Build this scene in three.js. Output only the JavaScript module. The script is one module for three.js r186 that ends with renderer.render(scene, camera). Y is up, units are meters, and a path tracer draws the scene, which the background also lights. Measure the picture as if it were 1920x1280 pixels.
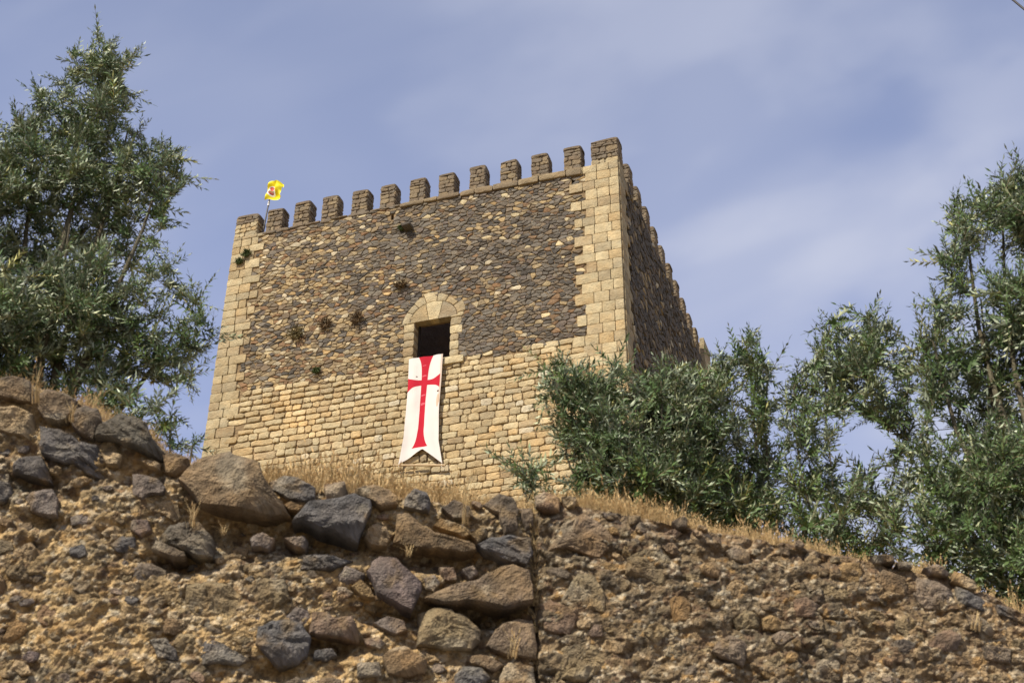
import * as THREE from 'three';
import { mergeVertices, toCreasedNormals } from 'three/addons/utils/BufferGeometryUtils.js';

// ---------------------------------------------------------------- camera, sky, sun, exposure
const scene = new THREE.Scene();
const EYE = 1.6, FPX = 2293.84, PITCH = 0.5286, ROLL = 0.0084;          // focal length in pixels of a 1920-pixel-wide picture
const camera = new THREE.PerspectiveCamera(2 * Math.atan(640 / FPX) * 180 / Math.PI, 1024 / 682, 0.1, 3000);
camera.position.set(0, EYE, 0);
camera.rotation.set(PITCH, 0, ROLL, 'XYZ');
camera.focus = 40; camera.userData.fStop = 5.2;
camera.updateMatrixWorld();

const renderer = new THREE.WebGLRenderer();
renderer.toneMapping = THREE.LinearToneMapping;
renderer.toneMappingExposure = 1.25;
renderer.shadowMap.enabled = true;

const SUN_AZ = 42 * Math.PI / 180, SUN_EL = 47 * Math.PI / 180;          // behind the camera, to its left
const sunDir = new THREE.Vector3(-Math.sin(SUN_AZ) * Math.cos(SUN_EL), Math.sin(SUN_EL), Math.cos(SUN_AZ) * Math.cos(SUN_EL));
const sun = new THREE.DirectionalLight(new THREE.Color().setRGB(1, 0.91, 0.76), 5.0);
sun.position.copy(sunDir).multiplyScalar(80).add(new THREE.Vector3(0, 10, -20));
sun.target.position.set(0, 10, -20);
sun.castShadow = true; sun.shadow.mapSize.set(4096, 4096);
Object.assign(sun.shadow.camera, { left: -35, right: 35, top: 35, bottom: -35, near: 1, far: 200 });
scene.add(sun, sun.target);

// ---------------------------------------------------------------- random numbers and noise
function rng(seed) { let s = seed >>> 0; return () => { s = (s + 0x6d2b79f5) | 0; let t = Math.imul(s ^ (s >>> 15), 1 | s); t = (t + Math.imul(t ^ (t >>> 7), 61 | t)) ^ t; return ((t ^ (t >>> 14)) >>> 0) / 4294967296; }; }
const hash3 = (x, y, z) => { let h = Math.imul(x | 0, 374761393) ^ Math.imul(y | 0, 668265263) ^ Math.imul(z | 0, 2147483647 - 1013); h = Math.imul(h ^ (h >>> 13), 1274126177); h = Math.imul(h ^ (h >>> 16), 2246822519); return ((h ^ (h >>> 15)) >>> 0) / 4294967296; };
const fade = (t) => t * t * (3 - 2 * t), mix = (a, b, t) => a + (b - a) * t, clamp = (x, a = 0, b = 1) => Math.min(b, Math.max(a, x));
const smooth = (a, b, x) => fade(clamp((x - a) / (b - a)));
function noise3(x, y, z = 0) {
  const xi = Math.floor(x), yi = Math.floor(y), zi = Math.floor(z), u = fade(x - xi), v = fade(y - yi), w = fade(z - zi);
  const p = (a, b, c) => hash3(xi + a, yi + b, zi + c);
  return mix(mix(mix(p(0, 0, 0), p(1, 0, 0), u), mix(p(0, 1, 0), p(1, 1, 0), u), v), mix(mix(p(0, 0, 1), p(1, 0, 1), u), mix(p(0, 1, 1), p(1, 1, 1), u), v), w) * 2 - 1;
}
function fbm(x, y, z = 0, oct = 4) { let s = 0, a = 0.5; for (let i = 0; i < oct; i++) { s += a * noise3(x, y, z + i * 17.3); x = x * 2.03 + 5.1; y = y * 2.03 + 1.7; z *= 2.03; a *= 0.5; } return s; }
function worley(x, y, k = 0) {            // distances to the nearest and second nearest seed, and the nearest seed's own number
  const xi = Math.floor(x), yi = Math.floor(y); let d1 = 9, d2 = 9, id = 0;
  for (let j = -1; j < 2; j++) for (let i = -1; i < 2; i++) {
    const a = xi + i, b = yi + j, dx = a + hash3(a, b, k + 1) - x, dy = b + hash3(a, b, k + 2) - y, d = Math.hypot(dx, dy);
    if (d < d1) { d2 = d1; d1 = d; id = hash3(a, b, k + 3); } else if (d < d2) d2 = d;
  }
  return [d1, d2, id];
}
const lin = (r, g, b) => [r, g, b].map((c) => { c /= 255; return c <= 0.04045 ? c / 12.92 : ((c + 0.055) / 1.055) ** 2.4; });
const mix3 = (a, b, t) => [mix(a[0], b[0], t), mix(a[1], b[1], t), mix(a[2], b[2], t)];
const mul3 = (a, k) => [a[0] * k, a[1] * k, a[2] * k];

// ---------------------------------------------------------------- the sky: thin high cloud over pale blue, all the way round
{
  const w = 2048, h = 1024, data = new Float32Array(w * h * 4);
  for (let j = 0; j < h; j++) {
    const el = (j + 0.5) / h * Math.PI - Math.PI / 2, y = Math.sin(el), c = Math.cos(el);
    for (let i = 0; i < w; i++) {
      const th = ((i + 0.5) / w - 0.5) * 2 * Math.PI, x = c * Math.cos(th), z = c * Math.sin(th);
      const up = Math.max(y, 0);
      let col = mix3(lin(124, 151, 212), lin(110, 129, 174), smooth(0.3, 0.8, up));
      col = mix3(lin(200, 206, 226), col, smooth(-0.05, 0.3, up));
      const k = 1 / (Math.max(y, 0.02) + 0.25), px = x * k, pz = z * k;
      const wx = fbm(px * 1.3 + 3, pz * 1.3, 2, 4), wz = fbm(px * 1.3 + 9, pz * 1.3 + 4, 7, 4);
      const veil = fbm(px * 1.15 - 0.62 + wx * 0.5, pz * 0.9 + 0.1 + wz * 0.5, 11.5, 5);
      const streak = fbm(px * 2.2 + pz * 1.2 + wx, pz * 5.5 - px * 2 + wz, 31, 5);
      const side = 0.5 + 0.5 * x;                                    // the veil is thicker over one half of the sky
      const fine = fbm(px * 6 + pz * 3 + wx * 1.5, pz * 12 - px * 5 + wz * 1.5, 51, 5), low = smooth(0.62, 0.35, up) * side;
      const m = clamp(low * 0.62 + side * 0.3 + 0.22 * smooth(-0.2, 0.5, fine) * (0.3 + side) + smooth(-0.25, 0.4, veil + (side - 0.5) * 0.6 - 0.06) * 0.42 + smooth(-0.2, 0.5, streak) * 0.26 * (0.3 + side));
      col = mul3(mix3(col, lin(210, 214, 231), m * 0.9), 0.8);
      const o = (j * w + i) * 4; data[o] = col[0]; data[o + 1] = col[1]; data[o + 2] = col[2]; data[o + 3] = 1;
    }
  }
  const t = new THREE.DataTexture(data, w, h, THREE.RGBAFormat, THREE.FloatType);
  t.mapping = THREE.EquirectangularReflectionMapping; t.magFilter = t.minFilter = THREE.LinearFilter; t.needsUpdate = true;
  scene.background = t; scene.environment = t;
}

// ---------------------------------------------------------------- helpers
const V3 = (x, y, z) => new THREE.Vector3(x, y, z);
const CP = Math.cos(PITCH), SP = Math.sin(PITCH);
function ray(px, py) {                                               // direction through a point of the 1920 x 1280 picture
  const a = px - 960, b = py - 640, cr = Math.cos(ROLL), sr = Math.sin(ROLL), x = (cr * a + sr * b) / FPX, up = -(-sr * a + cr * b) / FPX;
  return V3(x, SP + up * CP, -(CP - up * SP));
}
const at = (px, py, depth) => { const r = ray(px, py); return r.multiplyScalar(depth / -r.z).add(V3(0, EYE, 0)); };
const used = new Map();
const numbered = (n) => { const k = used.get(n) || 0; used.set(n, k + 1); return k ? `${n}_${String(k).padStart(3, '0')}` : n; };
function tag(o, label, category, group, kind) { Object.assign(o.userData, { label, category }); if (group) o.userData.group = group; if (kind) o.userData.kind = kind; return o; }
function thing(name, label, category, pos, group) { const g = new THREE.Group(); g.name = numbered(name); g.position.copy(pos); scene.add(g); return tag(g, label, category, group); }
function mesh(name, geo, mat, parent) { const m = new THREE.Mesh(geo, mat); m.name = name; m.castShadow = m.receiveShadow = true; parent.add(m); return m; }

class Geo {                                                          // collects indexed triangles with colours and uv in metres
  constructor() { this.p = []; this.c = []; this.t = []; this.i = []; }
  v(p, c, u, w) { this.p.push(p.x, p.y, p.z); this.c.push(c[0], c[1], c[2]); this.t.push(u, w); return this.p.length / 3 - 1; }
  f(a, b, c) { this.i.push(a, b, c); }
  q(a, b, c, d) { this.i.push(a, b, c, a, c, d); }
  get empty() { return !this.i.length; }
  build(origin, style = 'smooth') {
    const g = new THREE.BufferGeometry(), p = new Float32Array(this.p);
    if (origin) for (let k = 0; k < p.length; k += 3) { p[k] -= origin.x; p[k + 1] -= origin.y; p[k + 2] -= origin.z; }
    g.setAttribute('position', new THREE.BufferAttribute(p, 3)); g.setAttribute('color', new THREE.BufferAttribute(new Float32Array(this.c), 3));
    g.setAttribute('uv', new THREE.BufferAttribute(new Float32Array(this.t), 2)); g.setIndex(this.i);
    if (style === 'flat') { const f = g.toNonIndexed(); f.computeVertexNormals(); return f; }
    if (style === 'crease') return toCreasedNormals(g, 0.55);
    g.computeVertexNormals(); return g;
  }
}
function box(G, o, ex, ey, ez, c, uvs = 1) {                         // a block from corner o along three edge vectors, faces with their own uv
  const P = (a, b, d) => o.clone().addScaledVector(ex, a).addScaledVector(ey, b).addScaledVector(ez, d), lx = ex.length() * uvs, ly = ey.length() * uvs, lz = ez.length() * uvs;
  const F = (a, b, d, e, w, h) => { const n = [G.v(a, c, 0, 0), G.v(b, c, w, 0), G.v(d, c, w, h), G.v(e, c, 0, h)]; G.q(...n); };
  F(P(0, 0, 1), P(1, 0, 1), P(1, 1, 1), P(0, 1, 1), lx, ly); F(P(1, 0, 0), P(0, 0, 0), P(0, 1, 0), P(1, 1, 0), lx, ly);
  F(P(1, 0, 1), P(1, 0, 0), P(1, 1, 0), P(1, 1, 1), lz, ly); F(P(0, 0, 0), P(0, 0, 1), P(0, 1, 1), P(0, 1, 0), lz, ly);
  F(P(0, 1, 1), P(1, 1, 1), P(1, 1, 0), P(0, 1, 0), lx, lz); F(P(0, 0, 0), P(1, 0, 0), P(1, 0, 1), P(0, 0, 1), lx, lz);
}
function tube(G, pts, radii, c, sides = 5) {
  let prev = null; const up0 = V3(0.31, 0.17, 0.93).normalize();
  for (let k = 0; k < pts.length; k++) {
    const t = pts[Math.min(k + 1, pts.length - 1)].clone().sub(pts[Math.max(k - 1, 0)]).normalize();
    const a = up0.clone().cross(t).normalize(), b = t.clone().cross(a), ring = [];
    for (let s = 0; s < sides; s++) { const w = s / sides * 2 * Math.PI; ring.push(G.v(pts[k].clone().addScaledVector(a, Math.cos(w) * radii[k]).addScaledVector(b, Math.sin(w) * radii[k]), c, s / sides * 0.2, k * 0.1)); }
    if (prev) for (let s = 0; s < sides; s++) G.q(prev[s], prev[(s + 1) % sides], ring[(s + 1) % sides], ring[s]);
    prev = ring;
  }
}
const shoelace = (o) => { let a = 0; for (let k = 0; k < o.length; k++) { const [x, y] = o[k], [u, v] = o[(k + 1) % o.length]; a += x * v - u * y; } return a / 2; };
const ccw = (o) => (shoelace(o) < 0 ? o.slice().reverse() : o);
const inside = (o, x, y) => { let r = false; for (let i = 0, j = o.length - 1; i < o.length; j = i++) { const [a, b] = o[i], [c, d] = o[j]; if ((b > y) !== (d > y) && x < (c - a) * (y - b) / (d - b) + a) r = !r; } return r; };
function edgeDistance(o, x, y) { let m = 1e9; for (let i = 0, j = o.length - 1; i < o.length; j = i++) { const [a, b] = o[i], [c, d] = o[j], t = clamp(((x - a) * (c - a) + (y - b) * (d - b)) / ((c - a) ** 2 + (d - b) ** 2 || 1)); m = Math.min(m, Math.hypot(a + (c - a) * t - x, b + (d - b) * t - y)); } return m; }
function inset(o, d) {                                               // every corner moved inwards by d, never past the middle
  const n = o.length, cx = o.reduce((s, p) => s + p[0], 0) / n, cy = o.reduce((s, p) => s + p[1], 0) / n;
  return o.map((p, k) => {
    const a = o[(k + n - 1) % n], b = o[(k + 1) % n]; let nx = b[1] - a[1], ny = a[0] - b[0]; const l = Math.hypot(nx, ny) || 1; nx /= l; ny /= l;
    const dd = Math.min(d, 0.42 * Math.hypot(p[0] - cx, p[1] - cy)); return [p[0] - nx * dd, p[1] - ny * dd];
  });
}
const chaikin = (o, q = 0.22) => o.flatMap((p, k) => { const b = o[(k + 1) % o.length]; return [[mix(p[0], b[0], q), mix(p[1], b[1], q)], [mix(p[0], b[0], 1 - q), mix(p[1], b[1], 1 - q)]]; });
function stone(G, outline, place, rings, color, r, vary = 0.1, tilt = 0.12, jag = 0.008) {   // a stone with its outline on a wall face; rings = [inset, depth] from the back to the front
  const o = ccw(outline), n = o.length, cx = o.reduce((s, p) => s + p[0], 0) / n, cy = o.reduce((s, p) => s + p[1], 0) / n, tx = (r() - 0.5) * tilt, ty = (r() - 0.5) * tilt, ou = r() * 9, ov = r() * 9;
  let prev = null;
  const put = (p, d, k) => { const l = 1 + (r() - 0.5) * vary; return G.v(place(p[0], p[1], d + (k ? tx * (p[0] - cx) + ty * (p[1] - cy) + (r() - 0.5) * jag : 0)), mul3(color, l), p[0] + ou, p[1] + ov); };
  rings.forEach(([ins, d], k) => {
    const ring = inset(o, ins).map((p) => put(p, d, k));
    if (prev) for (let s = 0; s < n; s++) G.q(prev[s], prev[(s + 1) % n], ring[(s + 1) % n], ring[s]);
    prev = ring;
  });
  const c = put([cx, cy], rings[rings.length - 1][1] + 0.006, 1);
  for (let s = 0; s < n; s++) G.f(prev[s], prev[(s + 1) % n], c);
}
function voronoi(sites, ax) {                                        // cells of sites {x, y}; ax < 1 makes them wide
  const cell = 0.45, grid = new Map(), key = (i, j) => i * 4096 + j;
  for (const s of sites) { const k = key(Math.floor(s.x / cell), Math.floor(s.y / cell)); if (!grid.has(k)) grid.set(k, []); grid.get(k).push(s); }
  for (const s of sites) {
    let poly = [[s.x - 0.5, s.y - 0.3], [s.x + 0.5, s.y - 0.3], [s.x + 0.5, s.y + 0.3], [s.x - 0.5, s.y + 0.3]];
    const ci = Math.floor(s.x / cell), cj = Math.floor(s.y / cell), near = [];
    for (let i = -3; i < 4; i++) for (let j = -2; j < 3; j++) for (const q of grid.get(key(ci + i, cj + j)) || []) if (q !== s) near.push(q);
    near.sort((a, b) => Math.hypot((a.x - s.x) * ax, a.y - s.y) - Math.hypot((b.x - s.x) * ax, b.y - s.y));
    for (const q of near.slice(0, 26)) {
      const nx = (q.x - s.x) * ax * ax, ny = q.y - s.y, w = s.w === undefined ? 0.5 : 0.5 + (s.w - q.w), m = nx * mix(s.x, q.x, w) + ny * mix(s.y, q.y, w), out = [];
      for (let k = 0; k < poly.length; k++) {
        const a = poly[k], b = poly[(k + 1) % poly.length], da = nx * a[0] + ny * a[1] - m, db = nx * b[0] + ny * b[1] - m;
        if (da <= 0) out.push(a);
        if (da < 0 !== db < 0) { const t = da / (da - db); out.push([mix(a[0], b[0], t), mix(a[1], b[1], t)]); }
      }
      poly = out; if (poly.length < 3) break;
    }
    s.poly = poly.filter((p, k) => { const b = poly[(k + 1) % poly.length]; return Math.hypot(p[0] - b[0], p[1] - b[1]) > 0.012; });
  }
}

// ---------------------------------------------------------------- surface textures: grain only
function tileNoise(n, seed, base, oct) {                             // fractal noise that repeats without a seam
  const a = new Float32Array(n * n);
  for (let o = 0, f = base, k = 0.5; o < oct; o++, f *= 2, k *= 0.55) for (let j = 0; j < n; j++) for (let i = 0; i < n; i++) {
    const x = i / n * f, y = j / n * f, xi = Math.floor(x), yi = Math.floor(y), u = fade(x - xi), v = fade(y - yi), p = (b, c) => hash3((xi + b) % f, (yi + c) % f, seed + o);
    a[j * n + i] += k * (mix(mix(p(0, 0), p(1, 0), u), mix(p(0, 1), p(1, 1), u), v) * 2 - 1);
  }
  return a;
}
function tex(n, fn, repeat) {
  const d = new Uint8Array(n * n * 4);
  for (let k = 0; k < n * n; k++) { const c = fn(k); for (let j = 0; j < 3; j++) d[k * 4 + j] = clamp(Array.isArray(c) ? c[j] : c) * 255; d[k * 4 + 3] = 255; }
  const t = new THREE.DataTexture(d, n, n); t.wrapS = t.wrapT = THREE.RepeatWrapping; t.magFilter = THREE.LinearFilter; t.minFilter = THREE.LinearMipmapLinearFilter; t.generateMipmaps = true;
  t.repeat.set(repeat, repeat); t.needsUpdate = true; return t;
}
const nA = tileNoise(512, 3, 6, 6), nB = tileNoise(512, 40, 32, 4), nC = tileNoise(512, 80, 128, 2), nD = tileNoise(512, 120, 4, 5);
const grain = (repeat, contrast) => tex(512, (k) => { const s = 0.8 + contrast * (nA[k] * 0.55 + nB[k] * 0.45 + nC[k] * 0.35), w = nD[k] * 0.1; return [s * (1 + w), s, s * (1 - w * 1.2)]; }, repeat);
const relief = (repeat) => tex(512, (k) => 0.5 + 0.35 * nA[k] + 0.35 * nB[k] + 0.22 * nC[k], repeat);
function stoneMaterial(name, repeat, contrast, bump, rough = 0.95) {
  const m = new THREE.MeshStandardMaterial({ vertexColors: true, roughness: rough, map: grain(repeat, contrast), bumpMap: relief(repeat), bumpScale: bump, side: THREE.DoubleSide });
  m.name = name; return m;
}
const M = {
  tower: stoneMaterial('weathered_stone', 0.8, 0.32, 0.03), rock: stoneMaterial('field_rock', 1.7, 0.5, 0.022, 0.92), mortar: stoneMaterial('lime_mortar', 2.1, 0.7, 0.022, 1),
  bark: stoneMaterial('bark', 3, 0.4, 0.01), earth: stoneMaterial('dry_earth', 0.5, 0.4, 0.03, 1),
};
const plain = (name, o) => { const m = new THREE.MeshStandardMaterial({ roughness: 0.9, side: THREE.DoubleSide, ...o }); m.name = name; return m; };
M.leaf = plain('olive_leaf', { vertexColors: true, roughness: 0.5 });
M.straw = plain('dry_straw', { vertexColors: true, roughness: 0.8 });
M.shrub = plain('shrub_leaf', { vertexColors: true, roughness: 0.8 });

// ================================================================ ground and hill
const YAW = 0.3323, AZ = 0.1076, DK = 30.4, TW = 13.606, TD = 14.7, BASE_Y = 12.3;
const K = V3(DK * Math.sin(AZ), 0, -DK * Math.cos(AZ));              // foot of the tower's near corner
const UX = V3(Math.cos(YAW), 0, Math.sin(YAW)), RX = V3(Math.sin(YAW), 0, -Math.cos(YAW)), FN = V3(-Math.sin(YAW), 0, Math.cos(YAW)), YY = V3(0, 1, 0);
const front = (u, v, d) => K.clone().addScaledVector(UX, u - TW).addScaledVector(YY, v).addScaledVector(FN, d);
const side = (u, v, d) => K.clone().addScaledVector(RX, u).addScaledVector(YY, v).addScaledVector(UX, d);

const wallZ = (x) => (x < 0.115 ? -5.2 + (0.115 - x) * 0.12 : -5.2 - (x - 0.115) * 0.08);
function towerDistance(x, z) { const dx = x - K.x, dz = z - K.z, u = dx * UX.x + dz * UX.z, r = dx * RX.x + dz * RX.z; return Math.hypot(Math.max(0, u, -TW - u), Math.max(0, -r, r - TD)); }
function hillY(x, z) {
  const d = towerDistance(x, z), mound = BASE_Y + 0.35 - d * 0.56, terrace = 3.72 - x * 0.15 * smooth(7, -7, x) + (-z - 6) * 0.03;
  const y = terrace + Math.log(1 + Math.exp((mound - terrace) * 1.2)) / 1.2;
  return y - smooth(14, 60, Math.hypot(x, z + 35)) * 3 + fbm(x * 0.35, z * 0.35, 3) * 0.2;
}
{
  const G = new Geo(), nx = 120, nz = 120, X = (i) => { const t = i / nx * 2 - 1; return Math.sign(t) * (Math.abs(t) * 22 + Math.abs(t) ** 5 * 1200); }, Z = (j) => { const t = j / nz; return -(t * 60 + t ** 6 * 1500); };
  const cA = lin(176, 144, 92), cB = lin(128, 116, 70);
  for (let j = 0; j <= nz; j++) for (let i = 0; i <= nx; i++) { const x = X(i), z = wallZ(clamp(x, -8, 8)) - 0.42 + Z(j); G.v(V3(x, hillY(x, z) - (j ? 0 : 0.06), z), mix3(cA, cB, clamp(0.5 + fbm(x * 0.8, z * 0.8, 9))), x, z); }
  for (let j = 0; j < nz; j++) for (let i = 0; i < nx; i++) { const a = j * (nx + 1) + i; G.q(a, a + 1, a + nx + 2, a + nx + 1); }
  const h = mesh('hillside', G.build(), M.earth, scene); h.userData.kind = 'structure'; tag(h, 'dry grassy slope rising behind the wall to the tower', 'hillside');
  const F = new Geo(), S = 1500, c = lin(118, 108, 93);
  for (const [x, z] of [[-S, S], [S, S], [S, -4.2], [-S, -4.2]]) F.v(V3(x, 0, z), c, x, z);
  F.q(0, 1, 2, 3);
  const g = mesh('ground', F.build(), M.earth, scene); g.userData.kind = 'structure'; tag(g, 'grey gravelly ground in front of the stone wall', 'ground');
}

// ================================================================ castle tower
const base = front(TW / 2, BASE_Y, 0).addScaledVector(RX, TD / 2);
const tower = thing('castle_tower', 'square stone keep with battlements above the wall', 'tower', base);
const TOP = 25.82, MERLON = 26.73, WIN = [6.98, 8.18, 19.7, 21.16];
const vb = (u) => (u < 6.6 ? 19.72 - 0.03 * u + 0.12 * noise3(u * 1.3, 4) : 19.62 + 0.14 * noise3(u * 0.9, 8));   // where squared courses give way to rubble
const pal = { slate: lin(119, 111, 101), slate2: lin(136, 126, 110), dark: lin(98, 91, 82), brown: lin(134, 117, 95), tan: lin(184, 163, 124), pale: lin(212, 198, 168), rust: lin(150, 118, 86), cream: lin(221, 202, 160), gold: lin(201, 170, 120), purple: lin(121, 109, 98) };
{
  const R = rng(11), L = (g, s) => g.build(base, s);
  // core: four thick walls, terrace, room behind the window
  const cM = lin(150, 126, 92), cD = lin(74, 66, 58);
  {
    const s = new THREE.Shape(); s.moveTo(0.02, BASE_Y); s.lineTo(TW - 0.02, BASE_Y); s.lineTo(TW - 0.02, TOP); s.lineTo(0.02, TOP); s.closePath();
    const hole = (a, b, c, d) => { const h = new THREE.Path(); h.moveTo(a, c); h.lineTo(a, d); h.lineTo(b, d); h.lineTo(b, c); h.closePath(); s.holes.push(h); };
    hole(...WIN); hole(12.09, 12.22, 25.22, 25.5); hole(5.9, 6.0, 25.3, 25.52);
    const e = new THREE.ExtrudeGeometry(s, { depth: 0.34, bevelEnabled: false }), p = e.attributes.position, col = new Float32Array(p.count * 3), uv = new Float32Array(p.count * 2);
    for (let k = 0; k < p.count; k++) {
      const u = p.getX(k), v = p.getY(k), d = p.getZ(k) - 0.34, q = front(u, v, d).sub(base); p.setXYZ(k, q.x, q.y, q.z); col.set(cM, k * 3); uv.set([u + d, v + d * 0.7], k * 2);
    }
    e.setAttribute('color', new THREE.BufferAttribute(col, 3)); e.setAttribute('uv', new THREE.BufferAttribute(uv, 2)); e.computeVertexNormals();
    mesh('front_wall_core', e, M.tower, tower);
    const N = new Geo(), [wa, wb, wc, wd] = [WIN[0] - 0.5, WIN[1] + 0.7, 19.6, WIN[3] + 0.7], slab = (u0, u1, v0, v1) => box(N, front(u0, v0, -1.1), UX.clone().multiplyScalar(u1 - u0), V3(0, v1 - v0, 0), FN.clone().multiplyScalar(0.755), lin(96, 80, 66));
    slab(0.03, wa, BASE_Y, TOP - 0.05); slab(wb, TW - 0.03, BASE_Y, TOP - 0.05); slab(wa, wb, BASE_Y, wc); slab(wa, wb, wd, TOP - 0.05);
    mesh('inner_wall_core', L(N), M.tower, tower);
    const G = new Geo(), RN = UX;
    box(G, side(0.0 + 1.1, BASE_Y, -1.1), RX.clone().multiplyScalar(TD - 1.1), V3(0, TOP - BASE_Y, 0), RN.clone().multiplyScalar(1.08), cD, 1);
    mesh('side_wall_core', L(G), M.tower, tower);
    const H = new Geo();
    box(H, front(0.02, BASE_Y, -TD), UX.clone().multiplyScalar(1.1), V3(0, TOP - BASE_Y, 0), FN.clone().multiplyScalar(TD - 1.1), cM, 1);
    mesh('side_wall_core', L(H), M.tower, tower);
    const B = new Geo();
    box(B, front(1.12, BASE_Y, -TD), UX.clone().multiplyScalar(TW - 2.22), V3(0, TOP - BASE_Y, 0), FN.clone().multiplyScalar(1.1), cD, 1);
    mesh('back_wall_core', L(B), M.tower, tower);
    const T = new Geo();
    for (const [v, t, d0, d1] of [[19.3, 0.3, -TD + 1.1, -1.1], [23.4, 1.4, -TD + 1.1, -3.25]]) box(T, front(1.12, v, d0), UX.clone().multiplyScalar(TW - 2.22), V3(0, t, 0), FN.clone().multiplyScalar(d1 - d0), lin(160, 138, 114), 1);
    mesh('terrace', L(T), M.tower, tower);  // upper slab stops short: unseen gap added to let skylight reach the window room
    const P = new Geo();
    box(P, front(1.12, 19.6, -3.2), UX.clone().multiplyScalar(TW - 2.22), V3(0, 3.8, 0), FN.clone().multiplyScalar(0.4), lin(168, 144, 120), 1);
    mesh('room_partition', L(P), M.tower, tower);
  }
  const reserve = [];                                                // rectangles of dressed stone that the rubble leaves free: [u0, u1, v0, v1]
  const round4 = (u0, u1, v0, v1, j, r, worn = 1) => {                         // an uneven four-sided outline with worn corners
    const c = worn * Math.min(0.03, (u1 - u0) * 0.16, (v1 - v0) * 0.2), o = [], w = () => (r() - 0.5) * j;
    const side2 = (a, b, n) => { for (let k = 0; k < n; k++) { const t = (k + 0.5) / n; o.push([mix(a[0], b[0], t) + w(), mix(a[1], b[1], t) + w()]); } };
    o.push([u0 + c * r(), v0 + c * r()]); side2([u0 + c, v0], [u1 - c, v0], 3); o.push([u1 - c * r(), v0 + c * r()]); side2([u1, v0 + c], [u1, v1 - c], 1);
    o.push([u1 - c * r(), v1 - c * r()]); side2([u1 - c, v1], [u0 + c, v1], 3); o.push([u0 + c * r(), v1 - c * r()]); side2([u0, v1 - c], [u0, v0 + c], 1); return o;
  };
  const one = (name, outline, place, rings, color, vary = 0.1, tilt = 0.06) => { const G = new Geo(); stone(G, outline, place, rings, color, R, vary, tilt); return mesh(name, L(G), M.tower, tower); };
  // corner stones, both corners, in courses
  const tone = (warm) => { const a = mix3(pal.tan, pal.cream, 0.25 + 0.75 * R()), t = R(); return mul3(t < 0.16 ? mix3(a, pal.gold, 0.6) : t < 0.28 ? mix3(a, pal.slate2, 0.3) : t < 0.4 ? mix3(a, pal.rust, 0.3) : a, warm * (0.86 + R() * 0.2)); };
  for (let v = 13.4, row = 0; v < TOP - 0.06; row++) {
    const h = Math.min(0.31 + R() * 0.07, TOP + 0.02 - v);
    if (h < 0.1) break;
    let reach = (row % 2 ? 1.5 : 1.16) + (R() - 0.5) * 0.2, u = TW + 0.015; if (v < 19.5) reach += 0.25 * R();
    const cuts = row % 2 ? [0.36, 0.42] : [0.24, 0.46, 0.5];
    while (u > TW - reach + 0.12) {
      let w = Math.max(0.26, (cuts.shift() || 0.45) + (R() - 0.5) * 0.16); if (u - w < TW - reach + 0.25) w = u - (TW - reach);
      one('quoin_stone', round4(u - w + 0.006, u - 0.006, v + 0.004, v + h - 0.004, 0.008, R, 0.3), front, [[0, -0.03], [0, 0.042], [0.008, 0.05]], tone(1), 0.08, 0.03); u -= w;
    }
    reserve.push([TW - reach, TW + 0.1, v, v + h]);
    const rw = (row % 2 ? 0.62 : 0.95) + R() * 0.12;                 // the same course on the shaded side, shade also put into its colour
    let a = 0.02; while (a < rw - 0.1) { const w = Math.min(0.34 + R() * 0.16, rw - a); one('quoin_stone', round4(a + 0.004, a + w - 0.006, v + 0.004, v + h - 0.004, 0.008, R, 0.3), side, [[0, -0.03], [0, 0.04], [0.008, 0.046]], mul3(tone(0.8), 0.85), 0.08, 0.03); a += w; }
    v += h;
  }
  for (let v = 13.4, row = 0; v < TOP - 0.06; row++) {
    const h = Math.min(0.27 + R() * 0.09, TOP + 0.02 - v); if (h < 0.1) break;
    const reach = (row % 2 ? 1.14 : 0.88) + (R() - 0.5) * 0.22; let u = -0.015;
    while (u < reach - 0.1) { let w = 0.3 + R() * 0.3; if (u + w > reach - 0.22) w = reach - u; one('quoin_stone', round4(u + 0.008, u + w - 0.008, v + 0.005, v + h - 0.005, 0.014, R, 0.5), front, [[0, -0.03], [0, 0.038], [0.01, 0.048]], mul3(tone(0.95), 0.95), 0.1, 0.05); u += w; }
    reserve.push([-0.1, reach, v, v + h]); v += h;
  }
  const taken = (u, v, m = 0) => reserve.some(([a, b, c, d]) => u > a - m && u < b + m && v > c - m && v < d + m);
  // window: sill, jambs, three-piece head under an arch, ring of rough blocks
  {
    const [a, b, c, d] = WIN, cx = (a + b) / 2 + 0.02, sp = d - 0.02, rad = 0.78;
    one('window_sill', round4(b - 0.3, b + 0.47, c - 0.25, c - 0.01, 0.008, R), front, [[0, -0.3], [0, 0.1], [0.012, 0.115]], mul3(pal.cream, 0.95), 0.06, 0.02);
    one('window_sill', round4(a - 0.02, b - 0.31, c - 0.25, c - 0.01, 0.008, R), front, [[0, -0.3], [0, 0.06], [0.012, 0.07]], mul3(pal.cream, 0.9), 0.06, 0.02);
    for (const s of [0, 1]) for (let v = c + (s ? 0.01 : -0.28); v < d - 0.05;) {
      const h = Math.min(0.24 + R() * 0.16, d + 0.01 - v), w = 0.28 + R() * 0.13;
      one('jamb_stone', s ? round4(b - 0.01, b + w, v + 0.006, v + h - 0.006, 0.015, R) : round4(a - w, a + 0.01, v + 0.006, v + h - 0.006, 0.015, R), front, [[0, -0.25], [0, 0.035], [0.016, 0.055]], mul3(tone(1), s ? 1 : 0.88), 0.08, 0.04); v += h;
    }
    const headC = [mul3(pal.tan, 0.95), mul3(pal.cream, 0.92), mul3(mix3(pal.tan, pal.slate2, 0.55), 1.05)];
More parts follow.
